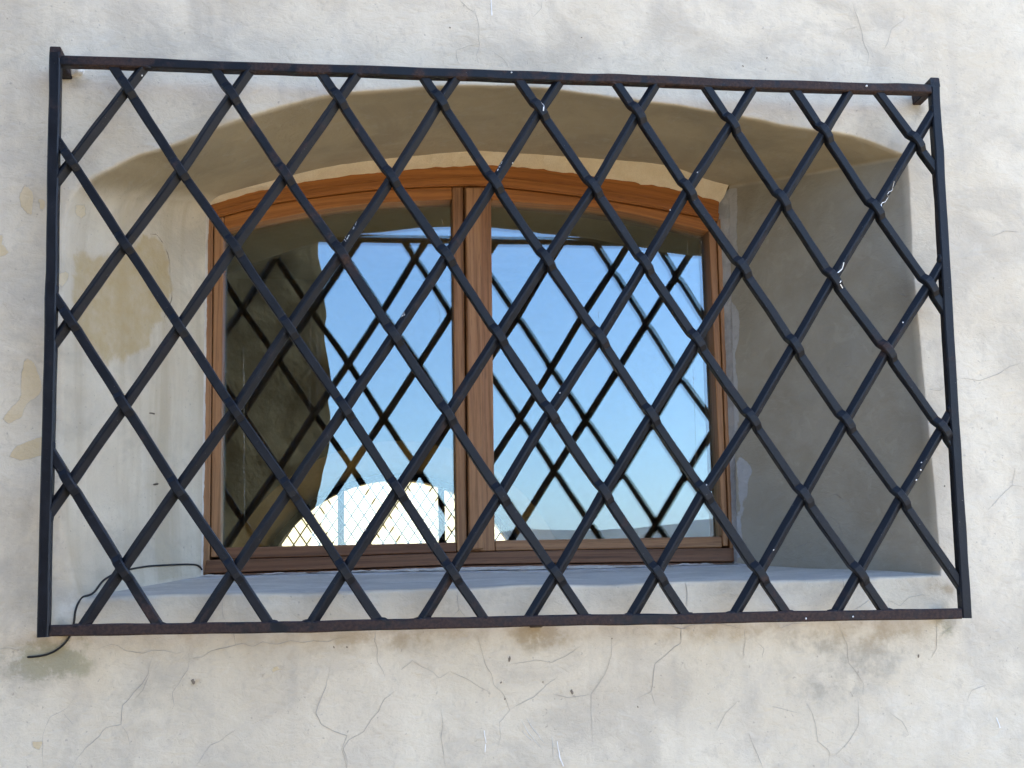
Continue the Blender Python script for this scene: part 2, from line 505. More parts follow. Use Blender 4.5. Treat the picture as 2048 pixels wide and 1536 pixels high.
SV = json.loads('''{"arch_out":[[1.2974,2.311],[1.2113,2.3417],[1.1002,2.3566],[1.0094,2.3729],[0.8886,2.3908],[0.8125,2.3973],[0.6652,2.4119],[0.5202,2.4101],[0.4061,2.3979],[0.3308,2.3874],[0.27,2.3747],[0.1345,2.328],[0.045,2.2888],[-0.0045,2.2707],[-0.0626,2.2351],[-0.0957,2.2121]],
"right_out":[[1.2978,1.5865],[1.302,1.8069],[1.3,1.9972],[1.2974,2.0876],[1.297,2.1322],[1.3021,2.2808],[1.2974,2.311]],
"sill_out":[[-0.0552,1.5845],[0.169,1.5845],[0.3243,1.5834],[0.587,1.5843],[0.8715,1.5834],[1.1329,1.5841],[1.2978,1.5865]],
"left_out":[[-0.0957,2.2121],[-0.1007,2.1726],[-0.0982,2.112],[-0.0937,1.9575],[-0.087,1.766],[-0.074,1.6448],[-0.0552,1.5845]],
"arch_in":[[1.096,2.37],[1.0515,2.3807],[0.9634,2.4092],[0.8239,2.4191],[0.6512,2.4271],[0.5487,2.4262],[0.316,2.3932],[0.1742,2.3541],[0.065,2.3187]],
"sill_in":[[0.072,1.613],[0.3267,1.6149],[0.7048,1.6116],[1.0676,1.6135]],
"head_top":[[0.067,2.3158],[0.1565,2.3469],[0.3253,2.3805],[0.5501,2.406],[0.6665,2.4069],[0.8617,2.3844],[1.0021,2.3623],[1.0819,2.3406]],
"head_low":[[0.075,2.288],[0.188,2.3203],[0.3158,2.3435],[0.4145,2.356],[0.5464,2.3642],[0.6382,2.3633],[0.8252,2.3446],[1.0019,2.3177],[1.0753,2.3011]],
"glass_top_left":[[0.0941,2.2675],[0.1667,2.2858],[0.2976,2.3146],[0.3989,2.328],[0.5352,2.3371]],
"glass_top_right":[[0.6126,2.3388],[0.7199,2.3318],[0.8184,2.3276],[0.9144,2.3128],[1.0553,2.2808]],
"jamb_left":[[0.0624,2.3137],[0.0709,1.6157]],
"jamb_left_in":[[0.0759,2.2881],[0.0834,1.6431]],
"jamb_right":[[1.0829,2.3407],[1.0696,1.6166]],
"jamb_right_in":[[1.0732,2.3012],[1.0611,1.6406]],
"bottom_top":[[0.0782,1.6424],[0.3173,1.643],[0.6017,1.6465],[1.0683,1.6434]],
"bottom_low":[[0.0743,1.6184],[0.3173,1.6207],[0.6012,1.6233],[1.0697,1.6175]],
"glass_bot_left":[[0.1078,1.6642],[0.3172,1.6644],[0.5353,1.665]],
"glass_bot_right":[[0.606,1.6668],[0.9828,1.666],[1.0496,1.6661]],
"glass_left_x":[[0.0958,2.2249],[0.1016,1.6643]],
"glass_right_x":[[1.0563,2.2607],[1.0486,1.6667]],
"mull":[[0.5352,2.3371],[0.5335,1.6656],[0.6126,2.3388],[0.6051,1.6669]],
"astragal":[[0.5602,2.3591],[0.5546,1.6499],[0.5826,1.6512],[0.589,2.3598]],
"groove":[[0.5583,2.3635],[0.5538,1.6475]],
"bars_back":[[[-0.0615,1.7485],[0.017,1.6244]],[[-0.071,1.9903],[0.0103,1.8621],[0.0911,1.7378],[0.1737,1.6179]],[[-0.08,2.2387],[0.0033,2.1096],[0.0861,1.9821],[0.1695,1.854],[0.2517,1.7349],[0.3329,1.613]],[[-0.0015,2.3586],[0.0812,2.2279],[0.1649,2.1075],[0.2482,1.9792],[0.3318,1.8555],[0.4112,1.7326],[0.4914,1.6083]],[[0.1567,2.3544],[0.2407,2.2238],[0.3269,2.0997],[0.4074,1.9692],[0.4885,1.8472],[0.567,1.7225],[0.6483,1.6009]],[[0.3224,2.3519],[0.4039,2.2238],[0.4905,2.0973],[0.5687,1.9699],[0.6467,1.8476],[0.7269,1.7241],[0.8054,1.5979]],[[0.4838,2.3551],[0.5671,2.2179],[0.6471,2.0923],[0.7292,1.9666],[0.8072,1.8441],[0.8859,1.7218],[0.9672,1.5956]],[[0.6453,2.3445],[0.729,2.2146],[0.8072,2.088],[0.887,1.9633],[0.969,1.8354],[1.0476,1.7129],[1.1281,1.5903]],[[0.8064,2.3438],[0.8856,2.214],[0.9688,2.0835],[1.0483,1.9541],[1.1263,1.8305],[1.2092,1.7077]],[[0.967,2.3316],[1.0459,2.2001],[1.1228,2.067],[1.2056,1.9459],[1.2893,1.8181]],[[1.1275,2.32],[1.2055,2.1872],[1.2886,2.057]],[[1.2888,2.308]]],
"bars_fwd":[[[-0.0015,2.3586],[-0.08,2.2387]],[[0.1567,2.3544],[0.0812,2.2279],[0.0033,2.1096],[-0.071,1.9903]],[[0.3224,2.3519],[0.2407,2.2238],[0.1649,2.1075],[0.0861,1.9821],[0.0103,1.8621],[-0.0615,1.7485]],[[0.4838,2.3551],[0.4039,2.2238],[0.3269,2.0997],[0.2482,1.9792],[0.1695,1.854],[0.0911,1.7378],[0.017,1.6244]],[[0.6453,2.3445],[0.5671,2.2179],[0.4905,2.0973],[0.4074,1.9692],[0.3318,1.8555],[0.2517,1.7349],[0.1737,1.6179]],[[0.8064,2.3438],[0.729,2.2146],[0.6471,2.0923],[0.5687,1.9699],[0.4885,1.8472],[0.4112,1.7326],[0.3329,1.613]],[[0.967,2.3316],[0.8856,2.214],[0.8072,2.088],[0.7292,1.9666],[0.6467,1.8476],[0.567,1.7225],[0.4914,1.6083]],[[1.1275,2.32],[1.0459,2.2001],[0.9688,2.0835],[0.887,1.9633],[0.8072,1.8441],[0.7269,1.7241],[0.6483,1.6009]],[[1.2888,2.308],[1.2055,2.1872],[1.1228,2.067],[1.0483,1.9541],[0.969,1.8354],[0.8859,1.7218],[0.8054,1.5979]],[[1.2886,2.057],[1.2056,1.9459],[1.1263,1.8305],[1.0476,1.7129],[0.9672,1.5956]],[[1.2893,1.8181],[1.2092,1.7077],[1.1281,1.5903]]],
"grille":[[-0.1095,2.3988],[1.3311,2.403],[1.2995,1.5258],[-0.0871,1.5394]],
"anchors":[[-0.098,2.4145],[1.3306,2.4088],[1.2968,1.5127],[0.6246,1.5201],[-0.0757,1.5368]],
"cracks":[[[-0.0301,1.5094],[-0.011,1.515],[0.0012,1.5134],[0.0136,1.5056],[0.0357,1.5012],[0.0526,1.5056],[0.0672,1.5051],[0.0845,1.4996],[0.0993,1.5016]],[[0.0993,1.5008],[0.1057,1.4915],[0.1216,1.4934],[0.1362,1.5016],[0.1511,1.5048],[0.1684,1.5093],[0.1833,1.5101],[0.1958,1.5059],[0.2108,1.5117],[0.2309,1.5073],[0.251,1.5129],[0.2662,1.5099],[0.2839,1.5118],[0.3042,1.51],[0.317,1.5134],[0.3395,1.5177]],[[0.1044,1.4903],[0.1023,1.4756],[0.0905,1.4564],[0.0812,1.4446],[0.084,1.4274],[0.0795,1.4131]],[[0.0527,1.5019],[0.0483,1.4873],[0.0463,1.4702],[0.0394,1.4583],[0.0254,1.4442],[0.0161,1.4324],[0.0102,1.4279],[0.01,1.4014],[-0.0114,1.3975],[-0.0206,1.3859],[-0.039,1.3701],[-0.0503,1.3563],[-0.0568,1.3434]],[[0.0487,1.4702],[0.0398,1.4485],[0.028,1.4369]],[[0.0099,1.4002],[0.0187,1.3891],[0.023,1.3698]],[[-0.0584,1.4401],[-0.0673,1.4261],[-0.0906,1.4162],[-0.0969,1.3986],[-0.0997,1.3822],[-0.0977,1.3631],[-0.0956,1.3452]],[[-0.0719,1.4203],[-0.0643,1.4116],[-0.057,1.4042]],[[0.1681,1.5255],[0.1696,1.5092]],[[0.1497,1.5737],[0.1513,1.5534],[0.1553,1.5433]],[[0.3107,1.4809],[0.3083,1.461],[0.2995,1.434],[0.2895,1.4072],[0.2972,1.3897],[0.3149,1.3792],[0.335,1.3722],[0.3274,1.3542],[0.3325,1.3393],[0.335,1.3256]],[[0.173,1.3874],[0.1536,1.3737],[0.1367,1.3673],[0.1249,1.3485],[0.1155,1.3355]],[[-0.1638,1.5138],[-0.1496,1.5145],[-0.1375,1.5093]],[[0.3797,1.524],[0.3758,1.509],[0.3809,1.4962],[0.3796,1.4786],[0.3884,1.4632],[0.391,1.4556]],[[0.4324,1.478],[0.4168,1.4648]],[[0.4324,1.478],[0.4478,1.4674],[0.4633,1.4606],[0.4736,1.4502],[0.4919,1.4609]],[[0.4919,1.4584],[0.5153,1.4487],[0.5333,1.4354],[0.5515,1.4259]],[[0.4089,1.4349],[0.3909,1.4231],[0.3831,1.406],[0.3704,1.3941],[0.3601,1.3773],[0.3374,1.366],[0.3299,1.3541],[0.3362,1.3367],[0.3349,1.3256]],[[0.4755,1.4049],[0.4779,1.3824],[0.475,1.3626],[0.4786,1.3402],[0.4821,1.319]],[[0.5322,1.517],[0.5396,1.486],[0.5445,1.468],[0.5547,1.4524],[0.5569,1.437],[0.5724,1.4213],[0.581,1.3995],[0.5649,1.3813],[0.5657,1.3613],[0.5601,1.3391]],[[0.581,1.3995],[0.5984,1.4077],[0.6198,1.417],[0.6389,1.4341],[0.6607,1.4486]],[[0.5827,1.4667],[0.6214,1.4718],[0.6479,1.467],[0.6723,1.4765],[0.6971,1.4938]],[[0.7361,1.5186],[0.7435,1.5001],[0.7426,1.4767],[0.7306,1.4462],[0.7079,1.4187],[0.7067,1.3883],[0.7072,1.363],[0.7091,1.3427]],[[0.6491,1.4197],[0.6703,1.4138],[0.7052,1.4176]],[[0.854,1.5124],[0.8543,1.4914],[0.8271,1.4714],[0.81,1.4589],[0.804,1.4177],[0.7748,1.406]],[[0.8039,1.4165],[0.8097,1.397]],[[0.8213,1.5213],[0.8458,1.514],[0.8701,1.5119]],[[0.5043,1.577],[0.504,1.5616],[0.5064,1.5511],[0.4931,1.5412]],[[0.5064,1.5524],[0.5155,1.5405]],[[0.8661,1.5837],[0.868,1.5676],[0.8656,1.5491]],[[0.8443,1.514],[0.8553,1.5124],[0.8722,1.5171],[0.8945,1.5178],[0.9169,1.5185],[0.9363,1.5139],[0.9584,1.5079]],[[0.8553,1.5124],[0.8541,1.4914],[0.8426,1.4812]],[[0.9584,1.5079],[0.9586,1.4881],[0.9541,1.4619]],[[1.0127,1.5157],[1.0178,1.5075],[1.0411,1.5148],[1.0639,1.5141],[1.0672,1.5194]],[[0.9797,1.4875],[0.9889,1.4766],[0.9852,1.4635]],[[1.1128,1.5154],[1.1202,1.499],[1.1274,1.4801],[1.1278,1.4508],[1.1435,1.4316],[1.1511,1.4182],[1.1482,1.3997]],[[1.0524,1.3955],[1.0597,1.3796],[1.0678,1.3558],[1.0676,1.3325],[1.086,1.3162],[1.0827,1.2917]],[[1.1402,1.3895],[1.1372,1.3529],[1.1181,1.3277],[1.0938,1.3081],[1.0856,1.3098]],[[1.1403,1.5335],[1.1552,1.5385],[1.1736,1.5488]],[[1.2027,1.548],[1.2224,1.538],[1.2381,1.5499],[1.2592,1.5533],[1.2769,1.553]],[[1.1282,1.5827],[1.1295,1.5623]],[[0.8674,1.5836],[0.8692,1.5649],[0.8666,1.5438]],[[1.282,1.5131],[1.2794,1.4699],[1.2676,1.4541]],[[1.2886,1.4885],[1.3075,1.5015]],[[1.3574,1.4079],[1.333,1.4009],[1.3224,1.3826]],[[0.9569,1.35],[0.9664,1.324],[0.9757,1.2965]],[[0.9435,1.4022],[0.9199,1.3799],[0.9018,1.3524]],[[0.9929,1.39],[1.0149,1.3839],[1.037,1.3778]],[[1.1903,1.3718],[1.2093,1.3579],[1.2191,1.3391]],[[0.5229,2.5656],[0.5371,2.5507],[0.5472,2.5449]],[[0.5474,2.5543],[0.5514,2.5357],[0.5555,2.5172],[0.5536,2.4953],[0.5563,2.4862],[0.5502,2.4674],[0.5527,2.449]],[[0.5549,2.4861],[0.5331,2.4821],[0.5156,2.4737],[0.5154,2.4598],[0.521,2.4478]],[[0.5765,2.4746],[0.5936,2.463],[0.6034,2.448]],[[0.6484,2.5401],[0.6636,2.5566],[0.664,2.5693]],[[1.2256,2.5932],[1.2331,2.5672],[1.2403,2.538],[1.2417,2.5153],[1.2497,2.4961],[1.2449,2.4765]],[[1.3218,2.5845],[1.3216,2.5646],[1.294,2.5453],[1.289,2.5238],[1.2741,2.5003]],[[1.2349,2.5493],[1.2119,2.5433],[1.2016,2.5331]],[[1.3633,1.913],[1.4033,1.91],[1.429,1.9175],[1.4557,1.9323],[1.4844,1.9413]],[[1.3927,1.6887],[1.4131,1.7082],[1.4416,1.7307],[1.4607,1.7276]],[[1.4416,1.7307],[1.4494,1.7594]],[[1.306,1.894],[1.3271,1.891],[1.3376,1.9028]],[[1.4453,2.1624],[1.4722,2.1737],[1.4977,2.1727]]],
"yellow":[[[-0.1491,1.9468],[-0.1364,1.9389],[-0.1265,1.9125],[-0.1221,1.8993],[-0.1254,1.8888],[-0.1432,1.8758],[-0.1497,1.8549],[-0.1687,1.8447],[-0.1787,1.8486],[-0.1674,1.8655],[-0.1535,1.8837],[-0.1529,1.9231]],[[-0.1308,1.8198],[-0.1187,1.8235],[-0.1126,1.7977],[-0.1295,1.7927],[-0.1465,1.789],[-0.1661,1.7943],[-0.1548,1.8109]],[[-0.1625,2.2239],[-0.1516,2.2073],[-0.151,2.1684],[-0.167,2.1847],[-0.1717,2.204]],[[-0.1423,2.1991],[-0.1327,2.1965],[-0.1325,2.1798],[-0.1387,2.1769]],[[-0.2004,2.1234],[-0.1877,2.121],[-0.1821,2.11],[-0.1942,2.1017],[-0.1994,2.1044]],[[-0.2014,2.1427],[-0.1924,2.1401],[-0.193,2.1263],[-0.2006,2.1289]],[[-0.1194,1.3783],[-0.1126,1.3822],[-0.0996,1.381],[-0.0993,1.3726],[-0.1121,1.372]],[[-0.1626,1.4453],[-0.1555,1.4438],[-0.1564,1.4391],[-0.162,1.4345]],[[-0.1947,2.1105],[-0.1797,2.1108],[-0.1844,2.1052],[-0.1944,2.1037]],[[0.204,1.4659],[0.2164,1.4705],[0.2127,1.4594]],[[0.2188,1.4716],[0.2313,1.4773],[0.2387,1.4784],[0.2264,1.4639]],[[0.2362,1.4784],[0.2437,1.4794],[0.2389,1.4709]]],
"grey":[[-0.0966,1.4854,0.0525,0.0224,1.0],[-0.1349,1.4902,0.0414,0.0207,0.5],[-0.0799,1.5026,0.035,0.021,0.5],[0.6304,1.5056,0.0356,0.0221,1.1],[1.2979,1.5063,0.0258,0.0189,1.0],[1.0829,1.4837,0.0294,0.0185,0.7],[1.0415,1.4889,0.0216,0.0166,0.6],[1.1202,1.4242,0.0756,0.0378,0.45],[1.1914,1.4685,0.0765,0.0468,0.55],[1.0603,1.4033,0.0492,0.0328,0.35],[0.4299,1.5006,0.045,0.0225,0.4],[0.0487,1.4554,0.0853,0.0426,0.35],[0.4888,1.359,0.1521,0.0456,0.15],[-0.0958,2.3976,0.027,0.0139,0.9],[1.3372,2.3997,0.0169,0.0245,0.9],[-0.1471,2.0357,0.0584,0.1898,0.18],[-0.1831,2.3188,0.09,0.12,0.12],[-0.1296,1.8192,0.0432,0.0864,0.12],[0.3772,1.5768,0.0304,0.0076,0.45],[1.3016,1.5445,0.0258,0.0215,0.55],[1.088,1.4408,0.1177,0.0588,0.25],[0.3396,1.4231,0.0741,0.0371,0.25],[0.0502,1.4057,0.0568,0.0355,0.2]],
"brown":[[0.5681,1.5075,0.8586,0.0172,0.24],[0.2652,1.4985,0.2221,0.0222,0.2],[0.6306,1.5108,0.0468,0.0273,0.7],[0.4148,1.5197,0.1521,0.0213,0.45],[0.968,1.5051,0.2133,0.0262,0.45],[1.2866,1.5691,0.0174,0.0139,1.0],[1.3101,1.5605,0.0104,0.007,0.9],[1.2339,1.5624,0.007,0.0044,0.8],[-0.0947,1.5209,0.049,0.014,0.6],[0.1129,1.4581,0.0058,0.0058,1.2],[0.2139,1.4747,0.0296,0.0185,0.4],[1.1849,1.4923,0.0936,0.034,0.4],[0.9952,2.4341,0.027,0.018,0.2],[-0.1509,2.196,0.0222,0.0444,0.4],[0.0464,1.5308,0.144,0.013,0.35]],
"pale":[[-0.0721,1.5668,0.0154,0.0252,1.2],[-0.0926,2.4147,0.0108,0.0093,1.3],[1.2087,1.3746,0.1345,0.1009,0.5],[0.5653,1.385,0.1233,0.0462,0.3],[1.3681,1.345,0.0689,0.1205,0.4],[0.0194,2.4191,0.1249,0.0187,0.35],[1.033,2.5336,0.3683,0.0553,0.2],[0.1907,1.5669,0.2191,0.0102,0.4],[0.9711,1.5535,0.2076,0.0149,0.3]],
"green":[[-0.0971,1.496,0.056,0.028,0.9],[-0.0518,1.5017,0.014,0.028,0.6],[1.2925,1.4953,0.0215,0.0189,0.6]],
"chips":[[0.582,1.4748,0.003,0.0075],[0.5681,1.4403,0.002,0.003],[0.6332,1.4386,0.0015,0.002],[0.6779,1.4221,0.004,0.006],[1.2467,1.4573,0.003,0.004],[0.7809,1.3958,0.0015,0.003],[0.5737,1.4157,0.002,0.002],[0.335,1.5007,0.002,0.0025],[0.1107,1.4582,0.005,0.006],[0.744,1.5005,0.0018,0.002],[1.0606,2.4822,0.0025,0.002],[1.0161,2.4654,0.002,0.003],[0.5058,2.5146,0.002,0.003],[0.7314,2.5063,0.002,0.002],[0.3156,1.5013,0.002,0.0025],[1.3195,1.7305,0.002,0.003]],
"scratch":[[[0.5411,1.3698],[0.5442,1.3523]],[[0.5434,1.3511],[0.5419,1.3399]],[[0.6522,1.3502],[0.6555,1.3275],[0.6615,1.3123]],[[0.5769,2.5682],[0.5772,2.54]],[[1.3698,1.3568],[1.374,1.3407]]],
"trowel":[[[0.5979,1.385],[0.6078,1.3645],[0.623,1.3464],[0.6308,1.3385]],[[0.6058,1.3873],[0.6158,1.3693],[0.6337,1.3472]],[[0.5974,1.37],[0.6076,1.357],[0.6154,1.3517]],[[0.6445,1.358],[0.6466,1.3379],[0.645,1.3279]]],
"yellow_left":[[[0.2084,2.1663],[0.2705,2.2075],[0.291,2.1984],[0.3035,2.1707],[0.3082,2.1665],[0.3123,2.1236],[0.307,2.0878],[0.2904,2.0559],[0.2734,2.0427],[0.2581,2.0001],[0.225,1.9932],[0.1864,1.9622],[0.1643,1.941],[0.1332,1.9629],[0.1016,2.0111],[0.095,2.0647],[0.1026,2.1226]],[[0.0877,2.196],[0.1054,2.2051],[0.1153,2.1914],[0.1069,2.1771],[0.092,2.1834]],[[0.0796,2.088],[0.0868,2.0845],[0.084,2.0727],[0.0708,2.0581],[0.0647,2.0755]]],
"crack_left":[[[-0.0041,0.2532,2.2034],[0.0043,0.2705,2.2075],[0.0143,0.2911,2.1953],[0.0202,0.3032,2.1769],[0.019,0.3008,2.1801],[0.0215,0.306,2.1659],[0.0233,0.3098,2.1292],[0.0249,0.3131,2.105],[0.022,0.307,2.0878],[0.016,0.2946,2.063],[0.0196,0.302,2.0462]],[[-0.0012,0.259,1.8878],[0.0059,0.2738,1.8884]],[[0.0035,0.2688,1.7667],[0.0106,0.2835,1.7693]]],
"crack_right":[[[1.133,0.3207,2.131],[1.1422,0.3068,2.1409],[1.1445,0.3033,2.1451]],[[1.1477,0.2985,1.6394],[1.16,0.2798,1.6433],[1.1701,0.2644,1.6472]],[[1.2249,0.1812,1.7912],[1.2354,0.1653,1.7774],[1.2461,0.149,1.7726]],[[1.1839,0.2435,1.7334],[1.1992,0.2202,1.7284],[1.2064,0.2093,1.7184]],[[1.1861,0.2401,1.6962],[1.197,0.2237,1.6799],[1.2033,0.2141,1.6523]],[[1.2315,0.1713,1.659],[1.25,0.1432,1.6691],[1.2561,0.1338,1.6513]],[[1.2471,0.1475,2.2127],[1.2481,0.146,2.1931],[1.2549,0.1357,2.1772]],[[1.279,0.0991,2.0712],[1.2925,0.0787,2.0569]]],
"smear_right":[[[0.4097,2.1432],[0.3965,2.1259],[0.3837,2.1054],[0.3853,2.0506],[0.396,2.0185],[0.3946,1.984],[0.3898,1.9492],[0.3922,1.8821],[0.3975,1.8227],[0.3781,1.8072],[0.3691,1.7898],[0.3774,1.7644],[0.3845,1.7043],[0.4218,1.7069],[0.4084,1.9866],[0.3876,1.6288],[0.418,1.6156]],[[0.4033,2.3728],[0.3825,2.3584],[0.3854,2.2522],[0.3847,2.204],[0.4058,2.2098]]],
"cable":[[0.0692,0.4045,1.6262],[0.0644,0.3947,1.6328],[0.0487,0.3621,1.6334],[0.0229,0.3088,1.6321],[0.0005,0.2627,1.6293],[-0.0169,0.2267,1.6249],[-0.0372,0.1848,1.6186],[-0.0529,0.1523,1.6088],[-0.0637,0.13,1.5962],[-0.07,0.117,1.5812]],
"cable2":[[-0.0583,0.064,1.5817],[-0.0594,0.064,1.5694],[-0.0607,0.064,1.5546],[-0.061,0.064,1.5448],[-0.061,0.064,1.535],[-0.0634,0.064,1.5301],[-0.0691,0.064,1.5229]],
"cable3":[[-0.0691,0.068,1.5241],[-0.0759,0.068,1.5146],[-0.0875,0.068,1.5059],[-0.104,0.068,1.5017],[-0.1301,0.068,1.501]],
"drips":[[[0.6465,2.3543],[0.6512,2.3485],[0.6502,2.3399]],[[1.1408,2.0931],[1.1365,2.082],[1.1282,2.0752]],[[1.1351,2.0651],[1.1312,2.0583],[1.1357,2.05]],[[1.24,2.2355],[1.2339,2.2161],[1.2229,2.2019],[1.2176,2.1905]],[[0.5781,2.2529],[0.5739,2.2419],[0.5713,2.2351]],[[0.4214,2.0044],[0.4197,1.998]],[[0.3452,2.152],[0.3406,2.1406]],[[0.3368,2.1301],[0.3322,2.1179]]],
"dots":[[0.5987,2.4044],[1.2342,1.993],[0.6616,1.8775],[0.8878,1.7322],[1.2451,1.7634],[1.2332,1.7355],[1.1105,1.5258],[1.0344,1.5249],[0.9894,1.6302],[1.2054,2.4034],[0.0257,2.3764],[1.2423,1.7514],[0.3416,1.6877],[0.5966,2.2501],[0.9011,2.2419],[0.8439,2.1869]],
"glass_marks":[[[0.1337,2.047],[0.1368,1.9216],[0.1416,1.6827]],[[0.0968,1.8933],[0.0975,1.7666]],[[1.0182,2.3126],[1.0179,2.2274],[1.0198,2.1854]],[[1.0163,2.0398],[1.0153,1.9076],[1.0104,1.7782]],[[0.8267,2.1293],[0.8276,2.1006]],[[0.5003,2.1489],[0.5095,2.0985],[0.4912,2.0483]],[[1.0482,2.2811],[1.0463,2.2067]],[[0.2762,2.3394],[0.2774,2.2881]],[[0.5163,2.3134],[0.5169,2.2801]]]}''')     # measured points on the real surfaces, metres

# ------------------------------------------------------------------ ground and hills
YW = 0.068                # wall face
YL = 0.40                 # inner end of the recess
YF = 0.42                 # face of the window frame

gv, gf = [], []
rad = [0, 3, 6, 10, 16, 26, 45, 80, 150, 300, 600, 1200, 2500, 5000, 9000, 12000]
NA = 96
gv.append((0.6, 0, 0))
for r_ in rad[1:]:
    for a in range(NA):
        an = 2 * math.pi * a / NA
        x, y = r_ * math.sin(an), r_ * math.cos(an)
        h = 0.0
        if r_ > 20:
            h = -min(60.0, (r_ - 20) * .09)      # the land falls away from the terrace
        gv.append((0.6 + x, y, h))
for a in range(NA):
    gf.append((0, 1 + (a + 1) % NA, 1 + a))
for k in range(len(rad) - 2):
    for a in range(NA):
        i0 = 1 + k * NA
        i1 = i0 + NA
        gf.append((i0 + a, i0 + (a + 1) % NA, i1 + (a + 1) % NA, i1 + a))
g = mesh_obj('ground', gv, gf, M_GROUND, smooth=True)
fix_normals(g)
g['kind'] = 'structure'

def hill_range(name, r0, r1, prof, seed, rows=14, cols=360):
    vs_, fs_ = [], []
    for j in range(rows + 1):
        t = j / rows
        for i in range(cols):
            an = 2 * math.pi * i / cols
            rr = r0 + (r1 - r0) * t
            ridge = prof(an)
            shape = math.sin(math.pi * min(1, t * 1.0)) ** .9
            p = np.array([[rr * math.sin(an) / 900 + seed, rr * math.cos(an) / 900, seed]])
            nz = noise3(p, 1.0)[0, 0] * .25 + noise3(p, 3.1)[0, 0] * .12 + noise3(p, 8.0)[0, 0] * .05
            vs_.append((rr * math.sin(an), rr * math.cos(an), -70 + (ridge + 70) * shape * (1 + nz * (.35 + .65 * t))))
    for j in range(rows):
        for i in range(cols):
            a, b = j * cols + i, j * cols + (i + 1) % cols
            fs_.append((a, b, b + cols, a + cols))
    o = mesh_obj(name, vs_, fs_, M_HILL, smooth=True)
    fix_normals(o)
    o['kind'] = 'structure'
    return o

def bumpy(an, terms, base):
    return base + sum(a * math.sin(f * an + ph) for a, f, ph in terms)

hill_range('hills', 5200, 9800, lambda an: bumpy(an, [(60, 5, .4), (45, 9, 1.9), (28, 17, .7), (16, 31, 2.2)], 235), 3.0)
hill_range('hills', 1700, 3300, lambda an: bumpy(an, [(22, 6, 2.1), (16, 11, .3), (9, 23, 1.2), (5, 41, .2)], 30)
           + 54 * math.exp(-((((an - math.radians(156) + math.pi) % (2 * math.pi)) - math.pi) / .13) ** 2), 9.0)

# ------------------------------------------------------------------ building
bld = thing('building', 'pale plastered old building with a deep arched window recess', 'building', (0.6, YW, 0))
BO = Vector((0.6, YW, 0))

def child(o, par, origin):
    """parent keeping world coordinates"""
    o.parent = par
    o.location = -Vector(origin)
    return o

def V3(p2, y):
    p2 = np.asarray(p2, float)
    return np.c_[p2[:, 0], np.full(len(p2), y), p2[:, 1]]

NS, NRr, NA_, NL_ = 150, 90, 190, 90
o_s = resample(SV['sill_out'], NS + 1)[:-1]
o_r = resample(SV['right_out'], NRr + 1)[:-1]
o_a = resample(SV['arch_out'], NA_ + 1)[:-1]
o_l = resample(SV['left_out'], NL_ + 1)[:-1]
outer = np.vstack([o_s, o_r, o_a, o_l])
xr_top, xl_top = SV['arch_in'][0], SV['arch_in'][-1]
i_s = resample(SV['sill_in'], NS + 1)[:-1]
i_r = resample([SV['sill_in'][-1], xr_top], NRr + 1)[:-1]
i_a = resample(SV['arch_in'], NA_ + 1)[:-1]
i_l = resample([xl_top, SV['sill_in'][0]], NL_ + 1)[:-1]
inner = np.vstack([i_s, i_r, i_a, i_l])
NC = len(outer)
seg_id = np.r_[np.zeros(NS), np.ones(NRr), np.full(NA_, 2), np.full(NL_, 3)].astype(int)
def round_corner(C, at, half=16, times=5):
    C = C.copy()
    for _ in range(times):
        idx = np.arange(at - half, at + half + 1) % len(C)
        sm = (np.roll(C, 1, 0) + C * 1 + np.roll(C, -1, 0)) / 3
        for __ in range(6):
            sm = (np.roll(sm, 1, 0) + sm + np.roll(sm, -1, 0)) / 3
        w = .5 * (1 + np.cos(np.pi * np.arange(-half, half + 1) / (half + 1)))[:, None]
        C[idx] = C[idx] * (1 - w) + sm[idx] * w
    return C
K_L = NS + NRr + NA_                     # left springing
outer = round_corner(outer, K_L, 9, 2)
inner = round_corner(inner, K_L, 9, 3)
# slightly uneven hand-made corner
wob = noise3(V3(outer, 0), 9)[:, [0, 2]] * .0028 + noise3(V3(outer, 0), 34)[:, [0, 2]] * .0011
outer = outer + wob
tang = np.roll(outer, -1, 0) - np.roll(outer, 1, 0)
tang /= np.linalg.norm(tang, axis=1)[:, None]
nrm = np.c_[tang[:, 1], -tang[:, 0]]                     # away from the opening
rad_c = np.choose(seg_id, [.0045, .0025, .0035, .013])
ker = np.ones(25) / 25
rad_c = np.convolve(np.r_[rad_c[-12:], rad_c, rad_c[:12]], ker, 'valid')
cxz = np.array([0.60, 1.98])

def wall_disp(P):
    P = np.asarray(P, float)
    d = noise3(P, 3.3) * .0042 + noise3(P, 9) * .0017 + noise3(P, 24) * .0007
    y = d[:, 1].copy()
    for (x, z, r_, a) in ((-.072, 1.562, .022, .006), (SV['anchors'][0][0], SV['anchors'][0][1], .014, .009),
                          (SV['anchors'][1][0], SV['anchors'][1][1], .016, .006), (-.05, 1.508, .05, .004),
                          (SV['anchors'][3][0], SV['anchors'][3][1], .016, .004)):
        y -= a * np.exp(-((P[:, 0] - x) ** 2 + (P[:, 2] - z) ** 2) / r_ ** 2)
    return np.c_[d[:, 0] * .5, y, d[:, 2] * .5]

rows = []
